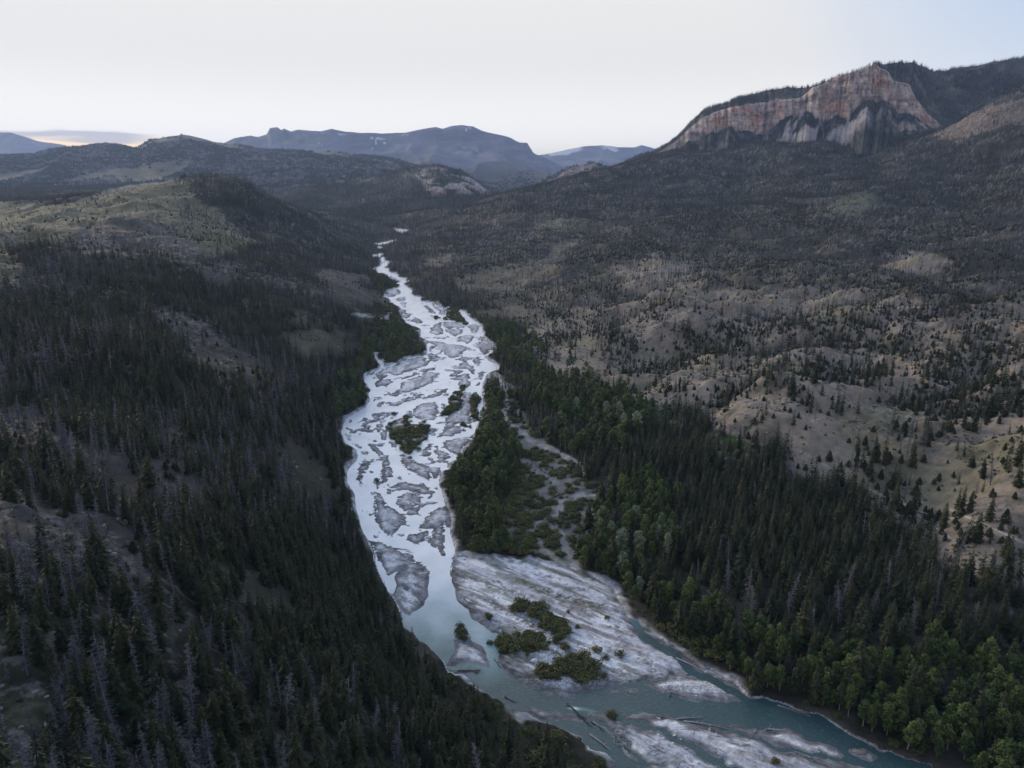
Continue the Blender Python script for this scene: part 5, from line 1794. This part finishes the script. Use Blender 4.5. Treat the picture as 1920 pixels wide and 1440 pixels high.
# willow bushes: the largest are single plants
ux, uy, _ = to_px(sx, sy, sz)
cand = np.nonzero(SHRUB_AREA > 4)[0]
cand = cand[np.argsort(-SHRUB_AREA[cand])][:285]
s_single = np.zeros(len(sx), bool)
for i in cand:
    s_single[i] = True
    o = bpy.data.objects.new('willow_bush', SHRUB_ME[int(RNG.integers(4))])
    C.objects.link(o)
    o.location = (sx[i], sy[i], sz[i])
    o.rotation_euler = (0, 0, RNG.random() * 6.28)
    o.scale = (shg[i] * RNG.uniform(.9, 1.2),) * 2 + (shg[i],)
    o['category'] = 'bush'
    if thick_m[si[i], sj[i]] > .5:
        o['label'], o['group'] = 'willow bush in the dense thickets on the big pale gravel bar', 'willow thickets on the big gravel bar'
    elif inside[si[i], sj[i]]:
        o['label'], o['group'] = 'willow bush in the thicket on a leafy island of the braided river', 'willows on the leafy river islands'
    elif ux[i] > 1100 and uy[i] > 1100:
        o['label'], o['group'] = 'low willow bush under the leafy trees of the right bank', 'willows under the right bank trees'
    elif ux[i] > 820:
        o['label'], o['group'] = 'low willow bush among the dry washes of the right-hand flat', 'willows on the right-hand flat'
    else:
        o['label'], o['group'] = 'low willow bush on the left hillside or bank', 'willows on the left side'
i = np.nonzero(~s_single)[0]
wood_stuff('undergrowth', 'willow undergrowth and low brush between the trees', np.stack([sx[i], sy[i], sz[i]], 1), rots(len(i)), np.stack([shg[i] * 1.05, shg[i] * 1.05, shg[i]], 1),
           SHRUB_MID, RNG.integers(0, 3, len(i)))

# woods on the far hills
fx, fy, fz = [], [], []
for XX, YY, ZZ, dn in FARGRIDS:
    sl = (ZZ + 14 - H) / YY
    vis = sl >= np.maximum.accumulate((ZZ - H) / YY, axis=0) - 1e-4
    PX, PY, _ = to_px(XX, YY, ZZ)
    vis &= (PX > -500) & (PX < 2400)
    dd = np.where(YY > 3300, dn * .16, dn)
    a, b, c_, ii, jj = sample(XX, YY, ZZ, dd, vis)
    fx.append(a)
    fy.append(b)
    fz.append(c_)
fx, fy, fz = (np.concatenate(q) for q in (fx, fy, fz))
far_s = RNG.uniform(.7, 1.2, len(fx))
farther = fy > 3300
deadf = RNG.random(len(fx)) < np.clip(.38 + fbm(fx / 150, fy / 150, 3, 821), .05, .8)
print('far trees', len(fx), 'clumps', farther.sum())
CLUMP = [clump_geo('live', 240 + k).mesh('far_wood', [M_SPRUCE]) for k in range(3)]
CLUMPD = [clump_geo('dead', 250 + k).mesh('far_dead_wood', [M_DEAD]) for k in range(2)]
for nm, lb, mk, vs in (('distant_forest', 'dark conifers on the cliff mountain and the cone-shaped hill', ~farther & ~deadf, SPRUCE_FAR),
                       ('distant_dead_forest', 'grey dead conifers on the cliff mountain and the cone-shaped hill', ~farther & deadf, SNAG_FAR),
                       ('distant_woods', 'hazy dark woods on the far plateau', farther & ~deadf, CLUMP),
                       ('distant_dead_woods', 'hazy grey dead woods on the far plateau', farther & deadf, CLUMPD)):
    i = np.nonzero(mk)[0]
    wood_stuff(nm, lb, np.stack([fx[i], fy[i], fz[i] - .5], 1), rots(len(i), .02), np.repeat(far_s[i][:, None], 3, 1), vs, RNG.integers(0, len(vs), len(i)))

# ------------------------------------------------------------------ ground height anywhere on the sheet
def ground_z(x, y):
    x, y = np.atleast_1d(np.asarray(x, float)), np.atleast_1d(np.asarray(y, float))
    i = np.clip(np.searchsorted(YS, y) - 1, 0, NY - 2)
    fj = (x / y - US[0]) / (US[1] - US[0])
    j = np.clip(np.floor(fj).astype(int), 0, NU - 2)
    b = np.clip((y - YS[i]) / (YS[i + 1] - YS[i]), 0, 1)
    a = np.clip(fj - j, 0, 1)
    return (Z0[i, j] * (1 - a) + Z0[i, j + 1] * a) * (1 - b) + (Z0[i + 1, j] * (1 - a) + Z0[i + 1, j + 1] * a) * b


# single willow bushes on the bars, each told by where it stands
for (a, b, w, label) in (
        (916, 1160, 1.35, 'round willow bush standing alone by the main channel on the big gravel bar'),
        (862, 1190, 1.7, 'leafy willow bush on the small islet in the middle of the channel'),
        (870, 1197, 1.3, 'lower willow bush at the downstream tip of the small islet in the channel'),
        (919, 1207, .9, 'small bush at the edge of the rapids beside the gravel bar thickets'),
        (1065, 1153, .7, 'tiny bush upstream of the yellowish bush on the big gravel bar'),
        (1083, 1180, .9, 'small yellowish bush just right of the long thicket on the gravel bar'),
        (1118, 1226, 1.35, 'round willow bush on the bar, left one of the pair near the dry wash'),
        (1134, 1240, 1.05, 'smaller willow bush just below its rounder neighbour on the bar'),
        (1164, 1232, 1.3, 'dark round willow bush standing alone on white gravel'),
        (1133, 1272, 1.1, 'willow bush at the lower point of the thickets beside the dry channel'),
        (1148, 1342, 1.25, 'dark green bush on the tip of the log-strewn bar in the foreground'),
        (1452, 1434, 1.1, 'green bush on the foreground bar at the bottom edge'),
        (706, 878, .0, ''), (707, 903, 1.3, 'dark bush on the left point of the long crescent-shaped gravel bar'),
        (1138, 1164, .8, 'small yellow-green bush at the right side of the big gravel bar')):
    if not label:
        continue
    x, y = at_river(a, b)
    o = bpy.data.objects.new('willow_bush', SHRUB_ME[int(RNG.integers(4))])
    C.objects.link(o)
    o.location = (float(x), float(y), float(ground_z(x, y)[0]))
    o.rotation_euler = (0, 0, RNG.random() * 6.28)
    o.scale = (w, w, w * RNG.uniform(.9, 1.15))
    o['label'], o['category'], o['group'] = label, 'bush', 'single bushes on the gravel bars'

# ------------------------------------------------------------------ driftwood
M_DRIFT = leaf_mat('bleached_driftwood', (.26, .235, .215), (.52, .49, .47), .9, 0, .35)
M_DARKWOOD = leaf_mat('wet_dark_wood', (.07, .055, .045), (.13, .105, .085), .8, 0, .35)


def log_geo(seed, L=7.0, r0=.30, root=False, stubs=5):
    r = random.Random(seed)
    g = Geo()
    n = 6
    p = np.array((-L / 2, 0, r0 * .7))
    pts_ = [p]
    for k in range(n):
        p = p + np.array((L / n, r.uniform(-.12, .12) * L / n * 1.6, r.uniform(-.02, .03) * L / n))
        pts_.append(p)
    for k in range(n):
        g.stem(pts_[k], pts_[k + 1], r0 * (1 - .75 * k / n), r0 * (1 - .75 * (k + 1) / n), 7, r.uniform(.35, .65))
    for k in range(stubs):
        q = pts_[r.randint(1, n)]
        e = q + np.array((r.uniform(.2, .9), r.uniform(-1, 1), r.uniform(.1, .9))) * r.uniform(.5, 1.4)
        g.stem(q, e, .07, .025, 5, r.random())
    if root:
        for k in range(9):
            a = 6.283 * k / 9 + r.uniform(-.3, .3)
            e = pts_[0] + np.array((-r.uniform(.1, .7), math.cos(a) * r.uniform(.7, 1.5), max(math.sin(a) * r.uniform(.7, 1.5), -.25)))
            g.stem(pts_[0], e, .16, .04, 5, r.random())
    return g


def log_meshes(mt):
    return [log_geo(301, 8.5, .26, False, 6).mesh('driftwood_log', [mt]), log_geo(302, 9.0, .32, True, 4).mesh('driftwood_log', [mt]), log_geo(303, 4.5, .20, False, 3).mesh('driftwood_log', [mt]),
            log_geo(304, 6.5, .22, False, 7).mesh('driftwood_log', [mt]), log_geo(305, 5.5, .28, True, 3).mesh('driftwood_log', [mt])]


LOG_ME, DLOG_ME = log_meshes(M_DRIFT), log_meshes(M_DARKWOOD)


def put_log(px, py, rz_, sc, label, group, dark_=False, which=None, lift=0.0, tilt=0.0):
    x, y = at_river(px, py)
    k = int(RNG.integers(5)) if which is None else which
    o = bpy.data.objects.new('driftwood_log', (DLOG_ME if dark_ else LOG_ME)[k])
    C.objects.link(o)
    o.location = (float(x), float(y), max(float(ground_z(x, y)[0]), float(zr(y))) - .05 + lift)
    o.rotation_euler = (0, tilt, rz_)
    sc *= .68
    o.scale = (sc, sc, sc)
    o['label'], o['category'] = label, 'log'
    if group:
        o['group'] = group
    return o


# the ones that can be told apart
put_log(1082, 1337, R(-52), 1.3, 'dark log with a root wad splitting the white foam at the tip of the bar', None, True, 1)
put_log(1098, 1352, R(-48), 1.2, 'dark log lying behind the foam-splitting log along the bar edge', None, True, 0)
put_log(1122, 1362, R(-42), 1.2, 'brown log along the bar edge, farther from the foam', None, True, 3)
put_log(1258, 1300, R(70), .8, 'dark root wad on the left corner of the pointed gravel bar mid right', None, True, 4)
put_log(1275, 1303, R(-25), 1.0, 'pale log against the near edge of the pointed gravel bar mid right', None, False, 0)
put_log(1243, 1346, R(-20), .9, 'dark snag at the left end of the log raft by the teal channel', None, True, 4)
put_log(1290, 1346, R(9), 1.5, 'long bleached log pointing into the teal channel from the log raft', None, False, 0)
put_log(1305, 1355, R(-10), 1.6, 'longest bleached log lying along the channel edge of the foreground bar', None, False, 3)
put_log(1340, 1361, R(-13), 1.3, 'bleached log at the right end of the log raft beside the channel', None, False, 0)
put_log(1419, 1369, R(60), .9, 'dark root wad at the left end of the right-hand foreground bar', None, True, 4)
put_log(1437, 1368, R(28), 1.0, 'white log sticking up over the channel from the right-hand foreground bar', None, False, 2, .3, R(-8))
put_log(1462, 1369, R(-6), 1.2, 'grey log along the top edge of the right-hand foreground bar', None, False, 0)
put_log(933, 1243, R(-60), 1.1, 'reddish brown log on the left edge of the big gravel bar below the rapids', None, True, 3)
put_log(940, 1251, R(-40), .9, 'second brown log just below the one at the rapids', None, True, 2)
put_log(755, 1030, R(-10), 1.3, 'dark log stranded across the crest of the blue-grey bar on the left', None, True, 0)
put_log(768, 1035, R(-25), 1.0, 'shorter dark log at the right end of the blue-grey bar on the left', None, True, 2)
put_log(800, 1013, R(5), 1.1, 'dark snag on the speckled bar beneath the right-bank trees', None, True, 4)
put_log(958, 1313, R(-35), 1.1, 'dark tangle of roots on the left shore by the lower river', None, True, 4)
put_log(882, 1258, R(4), 1.5, 'dark waterlogged log in the shallows below the left slope', None, True, 0)
put_log(868, 1261, R(14), 1.2, 'second waterlogged log in the shallows below the left slope', None, True, 3)
put_log(1126, 1391, R(-45), 1.4, 'long thin pale log on the shore of the dark side channel at bottom centre', None, False, 0)
put_log(1478, 1329, R(-30), 1.4, 'pale log fallen from the right bank toward the teal river', None, False, 3)
put_log(1500, 1334, R(-38), 1.1, 'grey log leaning from the right bank beside a longer fallen one', None, False, 0)
put_log(1612, 1413, R(-20), .9, 'pale log stranded on the rocky islet in the river at bottom right', None, False, 4)
put_log(1290, 1244, R(-38), 1.5, 'long grey log along the bank of the dark side channel at right', None, False, 0)
# jams and strays
for pts_, n_, label, group in (
        (ZH((640, 870), (760, 900), (800, 1000), (740, 1030), (660, 960)), 30, 'bleached log in the tangled jam beside the dark side channel at bottom centre', 'logs of the jam at bottom centre'),
        (ZH((860, 960), (1000, 980), (1100, 1100), (1280, 1110), (1300, 1178), (1060, 1178), (900, 1080)), 34, 'small bleached log scattered over the white gravel at the bottom edge', 'logs scattered at the bottom edge'),
        (ZI((-60, 660), (120, 620), (330, 660), (560, 720), (620, 800), (420, 850), (200, 780)), 22, 'small pale log strewn on the white bar between the two dark channels', 'logs strewn between the dark channels'),
        (ZG((140, 200), (600, 130), (1000, 250), (1300, 500), (1100, 560), (500, 350)), 20, 'small dark stick of driftwood on the upper part of the big gravel bar', 'sticks on the big gravel bar')):
    P = np.array(pts_)
    c_ = 0
    while c_ < n_:
        a, b = RNG.uniform(P[:, 0].min(), P[:, 0].max()), RNG.uniform(P[:, 1].min(), P[:, 1].max())
        if not in_poly(np.array([a]), np.array([b]), P)[0]:
            continue
        stick = 'stick' in label
        put_log(a, b, RNG.random() * 6.28, RNG.uniform(.25, .5) if stick else RNG.uniform(.35, .85), label, group, stick, None, 0 if stick else RNG.uniform(0, .25), RNG.normal(0, .06))
        c_ += 1


# ------------------------------------------------------------------ rocks
def rock_geo(seed, size=1.0):
    r = random.Random(seed)
    bm = bmesh.new()
    bmesh.ops.create_icosphere(bm, subdivisions=2, radius=size)
    off = np.array([r.uniform(-9, 9) for _ in range(3)])
    for v in bm.verts:
        c = np.array(v.co)
        k = 1 + .55 * float(vnoise(np.array(c[0] * 1.3 + off[0] + c[2]), np.array(c[1] * 1.3 + off[1] - c[2] * .7), seed)) + .3 * float(vnoise(np.array(c[0] * 3 + off[2] + c[2] * 2), np.array(c[1] * 3 + c[2]), seed + 5))
        v.co = Vector((c[0] * k * 1.2, c[1] * k * .95, c[2] * k * .7))
    me = bpy.data.meshes.new('rock')
    bm.to_mesh(me)
    bm.free()
    a = me.attributes.new('tone', 'FLOAT', 'POINT')
    a.data.foreach_set('value', np.array([r.uniform(.3, .7) for _ in me.vertices], np.float32))
    me.materials.append(M_STONE)
    return me


M_STONE = leaf_mat('weathered_stone', (.17, .15, .14), (.34, .30, .27), .9, 0, .25)
M_COBBLE = leaf_mat('river_cobble', (.30, .29, .29), (.72, .71, .70), .85, 0, .2)
ROCK_ME = [rock_geo(400 + k) for k in range(4)]
COB_ME = [m_.copy() for m_ in ROCK_ME]
for m_ in COB_ME:
    m_.materials[0] = M_COBBLE
for a, b, w, label in ((1607, 1410, .9, 'grey rock at the left of the small rocky islet in the river'), (1618, 1413, 1.2, 'largest brown rock of the small islet in the river'), (1630, 1418, .7, 'low tan rock at the right end of the small rocky islet')):
    x, y = at_river(a, b)
    o = bpy.data.objects.new('boulder', ROCK_ME[int(RNG.integers(4))])
    C.objects.link(o)
    o.location = (float(x), float(y), float(zr(y)) + .1)
    o.rotation_euler = (0, 0, RNG.random() * 6)
    o.scale = (w, w, w * .8)
    o['label'], o['category'] = label, 'rock'
rocky = smooth(.12, .34, fbm(XG / 45, YG / 45, 3, 77) + .15) * away * (bare > .4) * (YG < 900)
dens_r = .035 * rocky + .004 * (bare > .5) * (YG < 900) * (sd < -8)
rx, ry, rz2, _i, _j = sample(XG, YG, Z0, dens_r, seen)
rs = np.minimum(np.exp(RNG.normal(-.85, .5, len(rx))), np.where(ry < 220, .55, 1.2))
wood_stuff('stones', 'grey stones and small outcrops strewn over the bare slopes', np.stack([rx, ry, rz2 - .1], 1), rots(len(rx), .3), np.stack([rs * 1.2, rs, rs * .9], 1), ROCK_ME, RNG.integers(0, 4, len(rx)))
dens_c = .16 * (inside & (Z0 > rz + .1) & (YG < 420)) * np.clip(.4 + 2 * fbm(XG / 9, YG / 9, 3, 831), 0, 2)
rx, ry, rz2, _i, _j = sample(XG, YG, Z0, dens_c, seen)
rs = np.exp(RNG.normal(-1.5, .45, len(rx)))
wood_stuff('cobbles', 'larger cobbles lying on the gravel bars', np.stack([rx, ry, rz2], 1), rots(len(rx), .3), np.stack([rs * 1.2, rs, rs * .8], 1), COB_ME, RNG.integers(0, 4, len(rx)))
# sagebrush on the open slopes
M_SAGE = leaf_mat('sagebrush_leaves', (.085, .09, .06), (.15, .15, .105), .8)
SAGE_ME = [shrub_geo(320 + k, 1.0, .8, 4, 22, .22).mesh('sagebrush', [M_SAGE]) for k in range(3)]
dens_g = .085 * (bare > .5) * (shrub < .5) * (YG < 800) * (sd < -6) * np.clip(.35 + 2.4 * fbm(XG / 22, YG / 22, 4, 841), 0, 2)
rx, ry, rz2, _i, _j = sample(XG, YG, Z0, dens_g, seen)
rs = np.exp(RNG.normal(-.35, .35, len(rx)))
wood_stuff('sagebrush', 'low grey-green sagebrush dotted over the open slopes', np.stack([rx, ry, rz2], 1), rots(len(rx)), np.repeat(rs[:, None], 3, 1), SAGE_ME, RNG.integers(0, 3, len(rx)))
print('sage', len(rx))

# ------------------------------------------------------------------ evening haze in the valley air
def haze_box():
    x, y0, y1, z0, z1 = 25500, -25500, 25500, -61.5, 860
    v = [(-x, y0, z0), (x, y0, z0), (x, y1, z0), (-x, y1, z0), (-x, y0, z1), (x, y0, z1), (x, y1, z1), (-x, y1, z1)]
    f = [(0, 3, 2, 1), (4, 5, 6, 7), (0, 1, 5, 4), (1, 2, 6, 5), (2, 3, 7, 6), (3, 0, 4, 7)]
    mt = bpy.data.materials.new('evening_haze')
    mt.use_nodes = True
    nt = mt.node_tree
    nt.nodes.clear()
    out = nt.nodes.new('ShaderNodeOutputMaterial')
    pv = nt.nodes.new('ShaderNodeVolumePrincipled')
    pv.inputs['Color'].default_value = (.46, .64, 1.0, 1)
    pv.inputs['Density'].default_value = 3.9e-5
    pv.inputs['Anisotropy'].default_value = .3
    nt.links.new(pv.outputs[0], out.inputs['Volume'])
    o = mesh_object('haze', v, f, mt, smooth_shade=False)
    o['kind'] = 'stuff'
    o['label'] = 'bluish evening haze over the valley'


haze_box()
